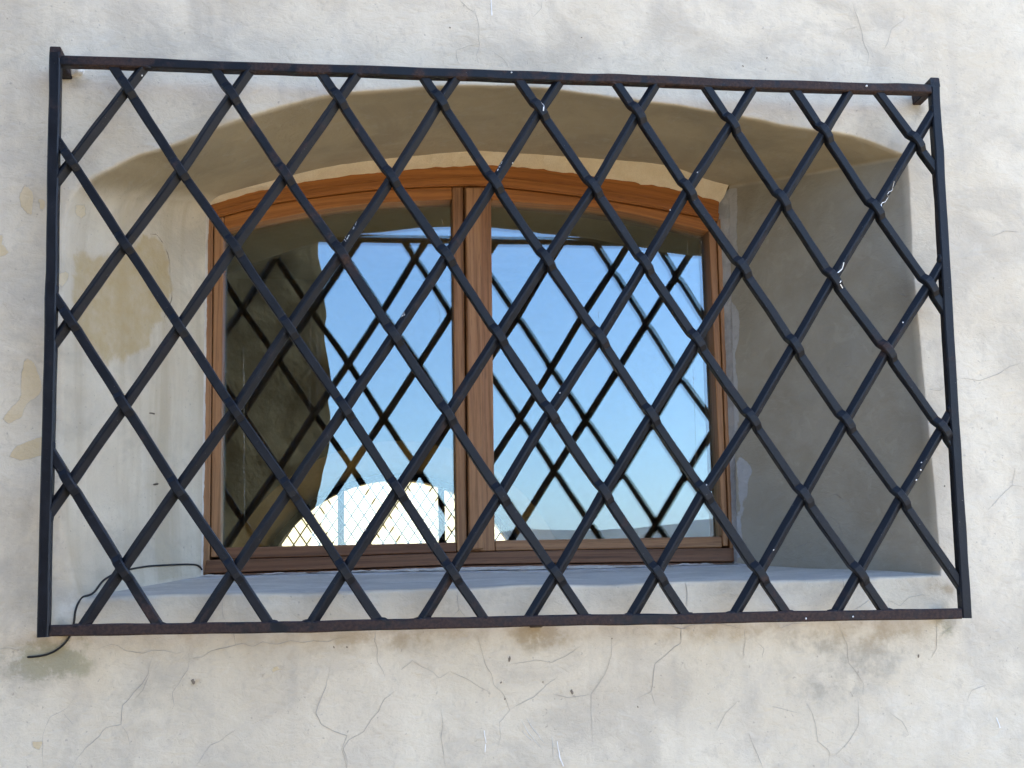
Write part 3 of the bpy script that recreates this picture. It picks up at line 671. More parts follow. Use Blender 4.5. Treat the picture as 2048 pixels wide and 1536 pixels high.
# reveal rows, from deep to the wall face
NV = 34
for k in range(NV):
    t = 1 - k / NV                                        # 1 at the window end
    e = np.where(seg_id == 0, 1.0, 1.0)
    P = outer * (1 - t) + inner * t
    rows.append(np.c_[P[:, 0], np.full(NC, YW) + (YL - YW) * t + rad_c * (1 - t), P[:, 1]])
for k in range(5):
    th = (k / 4) * math.pi / 2
    off = rad_c * (1 - math.cos(th))
    yy = YW + rad_c * (1 - math.sin(th))
    P = outer + nrm * off[:, None]
    if k == 0:
        continue
    rows.append(np.c_[P[:, 0], yy, P[:, 1]])
n_reveal = len(rows)
face0 = outer + nrm * rad_c[:, None]
XA, XB, ZA, ZB = -.62, 1.82, .98, 3.0
dirv = face0 - cxz
with np.errstate(divide='ignore'):
    tx = np.where(dirv[:, 0] > 0, (XB - cxz[0]) / dirv[:, 0], (XA - cxz[0]) / dirv[:, 0])
    tz = np.where(dirv[:, 1] > 0, (ZB - cxz[1]) / dirv[:, 1], (ZA - cxz[1]) / dirv[:, 1])
rect = cxz + dirv * np.minimum(tx, tz)[:, None]
NK = 92
for k in range(1, NK + 1):
    t = (k / NK) ** 1.25
    P = face0 * (1 - t) + rect * t
    rows.append(np.c_[P[:, 0], np.full(NC, YW), P[:, 1]])
FX0, FX1, FZ0, FZ1 = -6.0, 7.2, -.2, 8
with np.errstate(divide='ignore'):
    tx = np.where(dirv[:, 0] > 0, (FX1 - cxz[0]) / dirv[:, 0], (FX0 - cxz[0]) / dirv[:, 0])
    tz = np.where(dirv[:, 1] > 0, (FZ1 - cxz[1]) / dirv[:, 1], (FZ0 - cxz[1]) / dirv[:, 1])
far = cxz + dirv * np.minimum(tx, tz)[:, None]
for corner in ((FX0, FZ0), (FX0, FZ1), (FX1, FZ0), (FX1, FZ1)):      # keep square corners
    far[np.argmin(np.hypot(*(far - corner).T))] = corner
for t in (.12, .35, .65, 1.0):
    P = rect * (1 - t) + far * t
    rows.append(np.c_[P[:, 0], np.full(NC, YW), P[:, 1]])
allv = np.vstack(rows)
disp = wall_disp(allv)
nrow = len(rows)
depth_t = np.clip((allv[:, 1] - YW) / (YL - YW), 0, 1)
segs = np.tile(seg_id, nrow)
# inside the recess the unevenness goes across its own surface
inrec = np.repeat(np.arange(nrow) < n_reveal, NC)
n3 = np.tile(nrm, (nrow, 1))
amp = noise3(allv, 5) [:, 0] * .005 + noise3(allv, 16)[:, 1] * .0016
amp *= (np.where(segs == 0, .25, 1.0) * np.clip(depth_t * 5, 0, 1) * np.clip((1 - depth_t) * 8, 0, 1))
W_ = np.where(inrec, np.clip(1 - depth_t * 9, 0, 1), 1.0)
far_fade = np.repeat(np.r_[np.ones(nrow - 1), 0], NC)
P_all = allv + disp * (W_ * far_fade)[:, None]
P_all[:, 0] += n3[:, 0] * amp * inrec
P_all[:, 2] += n3[:, 1] * amp * inrec

ffaces, sfaces = [], []
for j in range(nrow - 1):
    b0, b1 = j * NC, (j + 1) * NC
    for i in range(NC):
        q = (b0 + i, b0 + (i + 1) % NC, b1 + (i + 1) % NC, b1 + i)
        if j < NV - 1 and seg_id[i] == 0:
            sfaces.append(q)
        else:
            ffaces.append(q)

XZ = P_all[:, [0, 2]]
front = ~inrec
def blobs(lst):
    a = np.zeros(len(XZ))
    for x, z, rx, rz, w in lst:
        a += w * np.exp(-(((XZ[:, 0] - x) / rx) ** 2 + ((XZ[:, 1] - z) / rz) ** 2))
    return a * (~inrec | (depth_t < .05))
och = np.full(len(XZ), -.03)
for pl in SV['yellow']:
    och = np.maximum(och, np.where(depth_t < .02, np.clip(poly_sd(XZ, pl), -.03, .03), -.03))
YZ = P_all[:, [1, 2]]
isl = inrec & (segs == 3)
isr = inrec & (segs == 1)
iss = inrec & (segs == 2)
osoft = np.full(len(XZ), -.1)
osoft = np.maximum(osoft, np.where(isl, np.clip(poly_sd(YZ, SV['yellow_left'][0]), -.1, .1), -.1))
for pl in SV['yellow_left'][1:]:
    och = np.maximum(och, np.where(isl, np.clip(poly_sd(YZ, pl), -.03, .03), -.03))
smr = np.full(len(XZ), -.03)
for pl in SV['smear_right']:
    smr = np.maximum(smr, np.where(isr, np.clip(poly_sd(YZ, pl), -.03, .03), -.03))
pos_ = np.tile(np.arange(NC), nrow)
blend_l = np.clip((K_L + 4 - pos_) / 11.0, 0, 1)
blend_l = blend_l * blend_l * (3 - 2 * blend_l)
ramp_in = np.clip((depth_t - .0) / .02, 0, 1)
att = dict(stain_grey=blobs(SV['grey']), stain_shade_brown=blobs(SV['brown']), stain_pale=blobs(SV['pale']),
           stain_green=blobs(SV['green']), ochre=och, ochre_soft=osoft, smear=smr,
           is_left=isl * ramp_in * 1.0, lit_left=isl * ramp_in * .45, shade_soffit=(iss | (isl & (pos_ < K_L + 8))) * ramp_in * 1.0 * blend_l, shade_right=isr * ramp_in * 1.0)
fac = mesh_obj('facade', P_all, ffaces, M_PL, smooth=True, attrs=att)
used = np.zeros(len(P_all), bool)
child(fac, bld, BO)
bm = bmesh.new(); bm.from_mesh(fac.data)
bmesh.ops.delete(bm, geom=[v for v in bm.verts if not v.link_faces], context='VERTS')
bm.to_mesh(fac.data); bm.free()

ids = sorted({i for f in sfaces for i in f})
remap = {i: k for k, i in enumerate(ids)}
sill = mesh_obj('sill', P_all[ids], [tuple(remap[i] for i in f) for f in sfaces], M_SILL, smooth=True,
                attrs=dict(back=depth_t[ids]))
child(sill, bld, BO)

def surf_y(x, z):
    P = np.array([[x, YW, z]])
    return YW + wall_disp(P)[0, 1]

def ribbon(name, pts, w, mat, lift=.0007, par=None, taper=True, jit=.0012):
    """thin line of dirt or paint following the uneven wall face"""
    pts = resample(pts, max(4, int(sum(math.dist(a, b) for a, b in zip(pts, pts[1:])) / .0035)), smooth=False)
    P0 = V3(pts, 0)
    pts = pts + noise3(P0, 60)[:, [0, 2]] * jit + noise3(P0, 170)[:, [0, 2]] * jit * .55
    n = len(pts)
    T = np.gradient(pts, axis=0)
    T /= np.maximum(np.linalg.norm(T, axis=1)[:, None], 1e-9)
    N = np.c_[-T[:, 1], T[:, 0]]
    ws = w * (.55 + .75 * np.abs(noise3(P0, 45)[:, 1]))
    if taper:
        ws = ws * np.clip(np.minimum(np.arange(n) + .6, n - np.arange(n) - .4) / (n * .22), .2, 1)
    L = pts + N * ws[:, None] / 2
    Rr = pts - N * ws[:, None] / 2
    v, f = [], []
    for i in range(n):
        for q, dy in ((L[i], 0), (pts[i], -.00025), (Rr[i], 0)):
            v.append((q[0], surf_y(q[0], q[1]) - lift + dy, q[1]))
    for i in range(n - 1):
        a = 3 * i
        f += [(a, a + 3, a + 4, a + 1), (a + 1, a + 4, a + 5, a + 2)]
    return child(mesh_obj(name, v, f, mat), par or bld, BO if par is None else (0, 0, 0))

class _Z: pass
def sub(o, par):
    """sub-part: parent shares the world offset already"""
    o.parent = par
    o.location = (0, 0, 0)
    return o

for i, c in enumerate(SV['cracks']):
    wdt = .0010 if i in (1, 3, 10, 17, 24, 30) else .00068
    sub(ribbon('crack', c, wdt, M_CRACK), fac)
for c in SV['scratch']:
    sub(ribbon('scratch', c, .0022, M_SCR, taper=False), fac)
for c in SV['trowel']:
    sub(ribbon('trowel_mark', c, .0013, M_TRO), fac)

def reveal_line(c, w, mat, off):
    c = resample(c, max(5, int(len(c) * 6)), smooth=False)
    c = c + noise3(c, 60) * .001
    v, f = [], []
    n = len(c)
    for i in range(n):
        ww = w * min(1, (i + .5) / (n * .2), (n - i - .5) / (n * .2)) * (.6 + .8 * random.random())
        v += [(c[i, 0] + off, c[i, 1], c[i, 2] + ww / 2), (c[i, 0] + off, c[i, 1] + ww * .7, c[i, 2] - ww / 2)]
    for i in range(n - 1):
        f.append((2 * i, 2 * i + 1, 2 * i + 3, 2 * i + 2))
    return mesh_obj('crack', v, f, mat)
from mathutils.bvhtree import BVHTree
_bvh = BVHTree.FromPolygons([tuple(v) for v in P_all], ffaces + sfaces)
def on_surface(pts, lift):
    out = []
    for q in pts:
        loc, nor, _, _ = _bvh.find_nearest(Vector(q))
        tocam = Vector((0.6, 0.0, 2.0)) - loc
        if nor.dot(tocam) < 0:
            nor = -nor
        out.append(tuple(loc + nor * lift))
    return np.array(out)
for key in ('crack_left', 'crack_right'):
    for c in SV[key]:
        c = on_surface(resample(c, 24, smooth=False), .0009)
        sub(reveal_line(c, .0030 if key == 'crack_left' else .0018, M_PIT if key == 'crack_left' else M_CRACK, 0.0), fac)

def pit(x, z, w, h):
    v, f = [], []
    n = 9
    y = surf_y(x, z)
    ph = random.random() * 6
    for i in range(n):
        a = 2 * math.pi * i / n
        rr = 1 + .28 * math.sin(2 * a + ph) + .15 * math.sin(5 * a + ph * 2)
        v.append((x + math.cos(a) * w * rr * .6, y - .0007, z + math.sin(a) * h * rr * .6))
    v.append((x, y - .0009, z))
    for i in range(n):
        f.append((i, (i + 1) % n, n))
    return mesh_obj('pit', v, f, M_PIT)
for c in SV['chips']:
    sub(pit(*c), fac)

# dab of pale mortar where the upper left arm enters the wall
def dab(c, r_, parent):
    bm_ = bmesh.new()
    bmesh.ops.create_icosphere(bm_, subdivisions=3, radius=1)
    P_ = np.array([v.co[:] for v in bm_.verts])
    k = 1 + noise3(P_ + c[0] * 7, 1.6)[:, 0] * .3 + noise3(P_ + c[0], 4.5)[:, 1] * .12
    for v, kk in zip(bm_.verts, k):
        v.co = Vector((v.co.x * r_[0] * kk + c[0], v.co.y * r_[1] * kk + c[1], v.co.z * r_[2] * kk + c[2]))
    me = bpy.data.meshes.new('mortar_dab')
    bm_.to_mesh(me); bm_.free()
    me.polygons.foreach_set('use_smooth', [True] * len(me.polygons))
    me.materials.append(M_MORTAR)
    o = bpy.data.objects.new('mortar_dab', me)
    COL.objects.link(o)
    return sub(o, parent)
a0, a1 = SV['anchors'][0], SV['anchors'][1]
dab((a0[0] + .006, YW - .002, a0[1] - .002), (.012, .012, .012), fac)
dab((-.078, YW + .001, 1.560), (.016, .0035, .023), fac)

# rough plaster lip round the frame
def band(name, A, B, mat, par, origin, rough=.002, nrow=6):
    """uneven strip between two 3D polylines of the same length"""
    A, B = np.asarray(A, float), np.asarray(B, float)
    n = len(A)
    v, f = [], []
    for j in range(nrow + 1):
        t = j / nrow
        P = A * (1 - t) + B * t
        d = noise3(P, 55) * rough + noise3(P, 140) * rough * .5
        bulge = math.sin(math.pi * t) * rough * 1.2
        P = P + d * (.35 + .65 * math.sin(math.pi * t)) + np.array([0, -bulge, 0])
        v += [tuple(q) for q in P]
    for j in range(nrow):
        for i in range(n - 1):
            a = j * n + i
            f.append((a, a + 1, a + n + 1, a + n))
    return child(mesh_obj(name, v, f, mat, smooth=True), par, origin)

n = 160
A = V3(resample(SV['arch_in'], n) + np.array([0, .004]), YL - .004)
ht = np.array(SV['head_top'])[::-1]
B = V3(resample(ht, n) + np.array([0, -.006]), YF + .006)
band('plaster_lip', A, B, M_LIP, bld, BO, .0026, 8)
n = 110
jl = np.array(SV['jamb_left'])
jr = np.array(SV['jamb_right'])
A = V3(resample([np.array(xl_top) + (-.006, .0), np.array(SV['sill_in'][0]) + (-.008, -.004)], n, False), YL - .004)
B = V3(resample([jl[0] + (.006, .006), jl[1] + (.003, -.01)], n, False), YF + .006)
band('mortar_strip', A, B, M_MORTAR, bld, BO, .0022, 6)
A = V3(resample([np.array(xr_top) + (.006, 0), np.array(SV['sill_in'][-1]) + (.006, -.004)], n, False), YL - .003)
B = V3(resample([jr[0] + (-.004, .006), jr[1] + (-.004, -.01)], n, False), YF + .006)
band('mortar_strip', A, B, M_GREYM, bld, BO, .0018, 6)
n = 170
A = V3(resample(np.array(SV['sill_in']) + np.array([0, -.0005]), n), YL - .022)
B = V3(resample(np.array(SV['bottom_low']) + np.array([0, -.0045]), n), YF - .0035)
band('mortar_strip', A, B, M_MORTAR, bld, BO, .0030, 6)

# the rest of the building: side walls, rear wall with its own arched opening, roof, floor
def slab(name, dims, mat):
    v, f = box_data(*dims)
    return child(mesh_obj(name, v, f, mat), bld, BO)
YB0, YB1 = 5.5, 6.15
slab('side_wall', (FX0, FX0 + .5, YW + .004, YB1, -.2, FZ1), M_ROOM)
slab('side_wall', (FX1 - .5, FX1, YW + .004, YB1, -.2, FZ1), M_ROOM)
slab('floor', (FX0 + .504, FX1 - .504, YW + .3, YB0 - .004, .3, .42), M_SLAB)
rv, rf = [], []
slab('ceiling', (FX0 + .504, FX1 - .504, YW + .3, YB0 - .004, 3.55, 3.7), M_ROOM)
rv = [(FX0 - .3, YW - .35, FZ1 - .10), (FX1 + .3, YW - .35, FZ1 - .10), (FX1 + .3, YB1 + .35, FZ1 - .10), (FX0 - .3, YB1 + .35, FZ1 - .10),
      (FX0 + 1.5, 3.1, FZ1 + 1.1), (FX1 - 1.5, 3.1, FZ1 + 1.1)]
rf = [(0, 1, 5, 4), (2, 3, 4, 5), (1, 2, 5), (3, 0, 4), (3, 2, 1, 0)]
child(mesh_obj('roof', rv, rf, M_TILE), bld, BO)

# free-standing old wall in front of the house: it shows only as a dark reflection in the left pane
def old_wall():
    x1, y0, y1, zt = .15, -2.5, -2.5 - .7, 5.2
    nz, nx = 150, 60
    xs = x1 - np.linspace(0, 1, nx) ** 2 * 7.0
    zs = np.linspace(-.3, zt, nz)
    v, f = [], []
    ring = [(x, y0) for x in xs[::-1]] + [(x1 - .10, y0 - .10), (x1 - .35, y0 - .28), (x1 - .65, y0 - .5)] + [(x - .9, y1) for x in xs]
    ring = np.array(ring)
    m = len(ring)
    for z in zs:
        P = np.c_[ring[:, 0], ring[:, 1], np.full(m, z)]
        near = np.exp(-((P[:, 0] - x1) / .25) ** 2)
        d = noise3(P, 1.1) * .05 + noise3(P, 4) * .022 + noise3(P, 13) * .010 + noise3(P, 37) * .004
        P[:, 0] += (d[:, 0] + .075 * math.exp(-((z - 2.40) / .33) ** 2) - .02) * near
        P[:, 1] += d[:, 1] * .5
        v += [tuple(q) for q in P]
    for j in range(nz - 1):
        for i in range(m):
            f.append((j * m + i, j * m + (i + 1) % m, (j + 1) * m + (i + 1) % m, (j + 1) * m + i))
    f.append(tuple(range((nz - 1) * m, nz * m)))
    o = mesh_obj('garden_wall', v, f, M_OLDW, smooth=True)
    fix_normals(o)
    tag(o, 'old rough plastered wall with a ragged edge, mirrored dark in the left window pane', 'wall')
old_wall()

OC, OR_IN, OR_OUT = (.575, 1.35), .924, 1.13
na = 72
def arch_contour(rad_, n=na, foot=.62):
    pts = []
    for i in range(n + 1):
        a = math.pi * i / n
        pts.append((OC[0] + rad_ * math.cos(a), OC[1] + rad_ * math.sin(a)))
    pts += [(OC[0] - rad_, foot), (OC[0], foot), (OC[0] + rad_, foot)]
    return np.array(pts)
c_out, c_in = arch_contour(OR_OUT), arch_contour(OR_IN, foot=.75)
d_ = c_out - np.array(OC)
with np.errstate(divide='ignore', invalid='ignore'):
    tx = np.where(np.abs(d_[:, 0]) < 1e-9, 1e9, np.where(d_[:, 0] > 0, (FX1 - .504 - OC[0]) / d_[:, 0], (FX0 + .504 - OC[0]) / d_[:, 0]))
    tz = np.where(np.abs(d_[:, 1]) < 1e-9, 1e9, np.where(d_[:, 1] > 0, (FZ1 - OC[1]) / d_[:, 1], (-.2 - OC[1]) / d_[:, 1]))
c_far = np.array(OC) + d_ * np.minimum(tx, tz)[:, None]
for corner in ((FX0 + .504, -.2), (FX0 + .504, FZ1), (FX1 - .504, -.2), (FX1 - .504, FZ1)):
    c_far[np.argmin(np.hypot(*(c_far - corner).T))] = corner
rr = [V3(c_far, YB0), V3(c_out, YB0), V3(c_in, YB0 + .32), V3(c_in, YB1), V3(c_far, YB1)]
nn = len(c_out)
vv = np.vstack(rr)
ff = []
for j in range(len(rr) - 1):
    for i in range(nn):
        ff.append((j * nn + i, j * nn + (i + 1) % nn, (j + 1) * nn + (i + 1) % nn, (j + 1) * nn + i))
child(mesh_obj('rear_wall', vv, ff, M_ROOM), bld, BO)

# ------------------------------------------------------------------ window on the far side of the room
OW0 = Vector((OC[0], YB0 + .35, .75))
ow = thing('window', 'bright backlit arched window with fine diamond lattice, seen through the glass inside the dark room', 'window', OW0)
def arc_bar(r0, r1, y0, y1, foot, n=60):
    v, f = [], []
    pts = [(OC[0] + math.cos(math.pi * i / n), OC[1] + math.sin(math.pi * i / n), math.cos(math.pi * i / n), math.sin(math.pi * i / n)) for i in range(n + 1)]
    prof = []
    for i in range(n + 1):
        a = math.pi * i / n
        prof.append(((OC[0] + r0 * math.cos(a), OC[1] + r0 * math.sin(a)), (OC[0] + r1 * math.cos(a), OC[1] + r1 * math.sin(a))))
    prof = [((OC[0] + r0, foot), (OC[0] + r1, foot))] + prof + [((OC[0] - r0, foot), (OC[0] - r1, foot))]
    for (a, b) in prof:
        v += [(a[0], y0, a[1]), (b[0], y0, b[1]), (b[0], y1, b[1]), (a[0], y1, a[1])]
    m = len(prof)
    for i in range(m - 1):
        for k in range(4):
            f.append((4 * i + k, 4 * i + (k + 1) % 4, 4 * i + 4 + (k + 1) % 4, 4 * i + 4 + k))
    f += [(3, 2, 1, 0), (4 * m - 4, 4 * m - 3, 4 * m - 2, 4 * m - 1)]
    return v, f
child(mesh_obj('frame', *arc_bar(OR_IN - .022, OR_IN + .02, YB0 + .27, YB0 + .36, .75), M_DARK), ow, OW0)
for px_ in (.2155, .8847):
    top = OC[1] + math.sqrt((OR_IN - .01) ** 2 - (px_ - OC[0]) ** 2)
    child(mesh_obj('mullion', *box_data(px_ - .021, px_ + .021, YB0 + .31, YB0 + .37, .75, top), M_DARK), ow, OW0)
child(mesh_obj('rail', *box_data(OC[0] - OR_IN, OC[0] + OR_IN, YB0 + .30, YB0 + .36, .75, .83), M_DARK), ow, OW0)
px_, pz_ = .083, .122
for sg in (-1, 1):
    ang = Vector((sg * px_ / 2, pz_ / 2)).normalized()
    nr_ = Vector((-ang[1], ang[0]))
    step = px_ * abs(ang[1])
    for k in range(-20, 21):
        o2 = nr_ * (k * step) + Vector((0, 0))
        half = OR_IN - .02
        d2 = half * half - o2.length_squared
        if d2 <= .01:
            continue
        t1 = math.sqrt(d2)
        t0 = -t1
        lo = (.76 - OC[1] - o2[1]) / ang[1]
        hi = (OC[1] + 1 - OC[1] - o2[1]) / ang[1]
        # straight sides below the springing: allow the bar to run down to the foot
        ends = sorted([-t1, t1])
        a2, b2 = o2 + ang * ends[0], o2 + ang * ends[1]
        w = .0040
        yb = YB0 + .285 + (0 if sg > 0 else .007)
        v = []
        for e in (a2, b2):
            for s1, s2 in ((-1, 0), (1, 0), (1, 1), (-1, 1)):
                v.append((OC[0] + e[0] + nr_[0] * w * s1, yb + s2 * .006, OC[1] + e[1] + nr_[1] * w * s1))
        f = [(0, 1, 5, 4), (1, 2, 6, 5), (2, 3, 7, 6), (3, 0, 4, 7), (3, 2, 1, 0), (4, 5, 6, 7)]
        child(mesh_obj('lattice_bar', v, f, M_LATT), ow, OW0)

# sunlit cream wall in the yard behind the house, seen through the far window
def yard_wall():
    p0, p1, th, zt = np.array([-2.6, 6.9]), np.array([6.2, 18.6]), .4, 7.5
    d = (p1 - p0) / np.linalg.norm(p1 - p0)
    nb = np.array([-d[1], d[0]]) * th
    v = []
    for z in (-8.0, zt):
        for q in (p0, p1, p1 + nb, p0 + nb):
            v.append((q[0], q[1], z))
    f = [(0, 1, 5, 4), (1, 2, 6, 5), (2, 3, 7, 6), (3, 0, 4, 7), (4, 5, 6, 7), (3, 2, 1, 0)]
    o = mesh_obj('yard_wall', v, f, M_YARD)
    fix_normals(o)
    tag(o, 'sunlit cream wall outside, seen bright through the far latticed window', 'wall')
yard_wall()

# ------------------------------------------------------------------ the wooden window
WO = Vector((0.575, YF, 1.62))
win = thing('window', 'brown oak casement window with a shallow arched head behind the iron grille', 'window', WO)
_gid = [0.0]
def prism(name, front, y0, y1, mat, par, origin, axis=None, bev=.0016):
    """solid from an outline in the wall plane; axis 'x','z' or a centre line for the grain"""
    front = np.asarray(front, float)
    n = len(front)
    v = np.vstack([V3(front, y0), V3(front, y1)])
    area = .5 * np.sum(front[:, 0] * np.roll(front[:, 1], -1) - np.roll(front[:, 0], -1) * front[:, 1])
    fr = list(range(n))
    if area < 0:
        fr = fr[::-1]
    f = [tuple(fr), tuple(n + i for i in fr[::-1])]
    for i in range(n):
        a, b = fr[i], fr[(i + 1) % n]
        f.append((b, a, n + a, n + b))
    _gid[0] += 3.7
    if axis == 'z':
        g_ = np.c_[v[:, 2], v[:, 0] + v[:, 1] * .8, np.full(2 * n, _gid[0])]
    elif axis == 'x' or axis is None:
        g_ = np.c_[v[:, 0], v[:, 2] + v[:, 1] * .8, np.full(2 * n, _gid[0])]
    else:
        g_ = axis(v, _gid[0])
    o = mesh_obj(name, v, f, mat, attrs=dict(grain=g_))
    child(o, par, origin)
    bevel(o, bev, 2, 40)
    return o

def strip_prism(name, low, top, y0, y1, mat, par, origin, bev=.0016):
    """curved rail between two polylines of equal length, built as quads; grain follows the curve"""
    low, top = np.asarray(low, float), np.asarray(top, float)
    n = len(low)
    _gid[0] += 3.7
    s = np.r_[0, np.cumsum(np.hypot(*np.diff(low, axis=0).T))]
    v, g_, f = [], [], []
    for i in range(n):
        w = np.hypot(*(top[i] - low[i]))
        for p_, y, ac in ((low[i], y0, 0), (top[i], y0, w), (top[i], y1, w + (y1 - y0)), (low[i], y1, -(y1 - y0))):
            v.append((p_[0], y, p_[1])); g_.append((s[i], ac, _gid[0]))
    for i in range(n - 1):
        for k in range(4):
            f.append((4 * i + k, 4 * i + 4 + k, 4 * i + 4 + (k + 1) % 4, 4 * i + (k + 1) % 4))
    f += [(0, 1, 2, 3), (4 * n - 1, 4 * n - 2, 4 * n - 3, 4 * n - 4)]
    o = mesh_obj(name, v, f, mat, attrs=dict(grain=g_))
    fix_normals(o)
    child(o, par, origin)
    bevel(o, bev, 2, 40)
    return o

def P2(k, i=None):
    a = np.array(SV[k], float)
    return a if i is None else a[i]
NH = 48
head_t = resample(SV['head_top'], NH)
head_l = resample(SV['head_low'], NH)
# widen the fixed frame into the plaster so nothing shows behind it
strip_prism('head', head_l, head_t + np.array([0, .012]), YF, YF + .07, M_WOOD_LIT, win, WO)
# small moulding step along the head
mid_ = head_l * .62 + head_t * .38
strip_prism('moulding', head_l + np.array([0, .0015]), mid_, YF - .0045, YF - .0004, M_WOOD_LIT, win, WO, .0012)
jl_o, jl_i = P2('jamb_left'), P2('jamb_left_in')
prism('jamb', [jl_o[1] + (-.012, .0), jl_i[1] + (0, -.027), jl_i[0] + (0, -.001), jl_o[0] + (-.012, -.012)], YF + .001, YF + .07, M_WOOD, win, WO, 'z')
jr_o, jr_i = P2('jamb_right'), P2('jamb_right_in')
prism('jamb', [jr_i[1] + (0, -.024), jr_o[1] + (.014, 0), jr_o[0] + (.014, -.02), jr_i[0] + (0, -.001)], YF + .001, YF + .07, M_WOOD, win, WO, 'z')
bt, bl_ = resample(SV['bottom_top'], 9), resample(SV['bottom_low'], 9)
strip_prism('bottom_rail', bl_ + np.array([0, .0]), bt, YF - .002, YF + .07, M_WOOD_SHADED, win, WO)
strip_prism('weather_strip', bl_ + np.array([0, -.0075]), bl_ + np.array([0, -.0022]), YF - .005, YF + .05, M_WOOD_SHADED, win, WO, .001)

# added backing behind the casements, blocks light leaking through their gaps
YR0, YR1 = YF + .0712, YF + .10
strip_prism('gap_backing', head_l - np.array([0, .010]), head_t + np.array([0, .03]), YR0, YR1, M_WOOD_SHADED, win, WO)
strip_prism('gap_backing', resample(SV['bottom_low'], 9) - np.array([0, .03]), resample(SV['bottom_top'], 9) + np.array([0, .009]), YR0, YR1, M_WOOD_SHADED, win, WO)
prism('gap_backing', [jl_o[1] + (-.03, 0), jl_i[1] + (.008, 0), jl_i[0] + (.008, -.012), jl_o[0] + (-.03, -.012)], YR0, YR1, M_WOOD_SHADED, win, WO, 'z')
prism('gap_backing', [jr_i[1] + (-.008, 0), jr_o[1] + (.03, 0), jr_o[0] + (.03, -.02), jr_i[0] + (-.008, -.012)], YR0, YR1, M_WOOD_SHADED, win, WO, 'z')
mg_ = P2('groove')
prism('gap_backing', [mg_[1] + (-.012, 0), mg_[1] + (.012, 0), mg_[0] + (.012, -.012), mg_[0] + (-.012, -.012)], YR0, YR1, M_WOOD_SHADED, win, WO, 'z')

YC = YF + .004           # face of the casements, a touch behind the fixed frame
YG = .452                # glass
def casement(label, xo0, xi0, xo1, xi1, side, gtop, gbot, headseg, zb):
    """side: -1 left, 1 right. stiles, rail, arched head and two sheets of glass"""
    pass

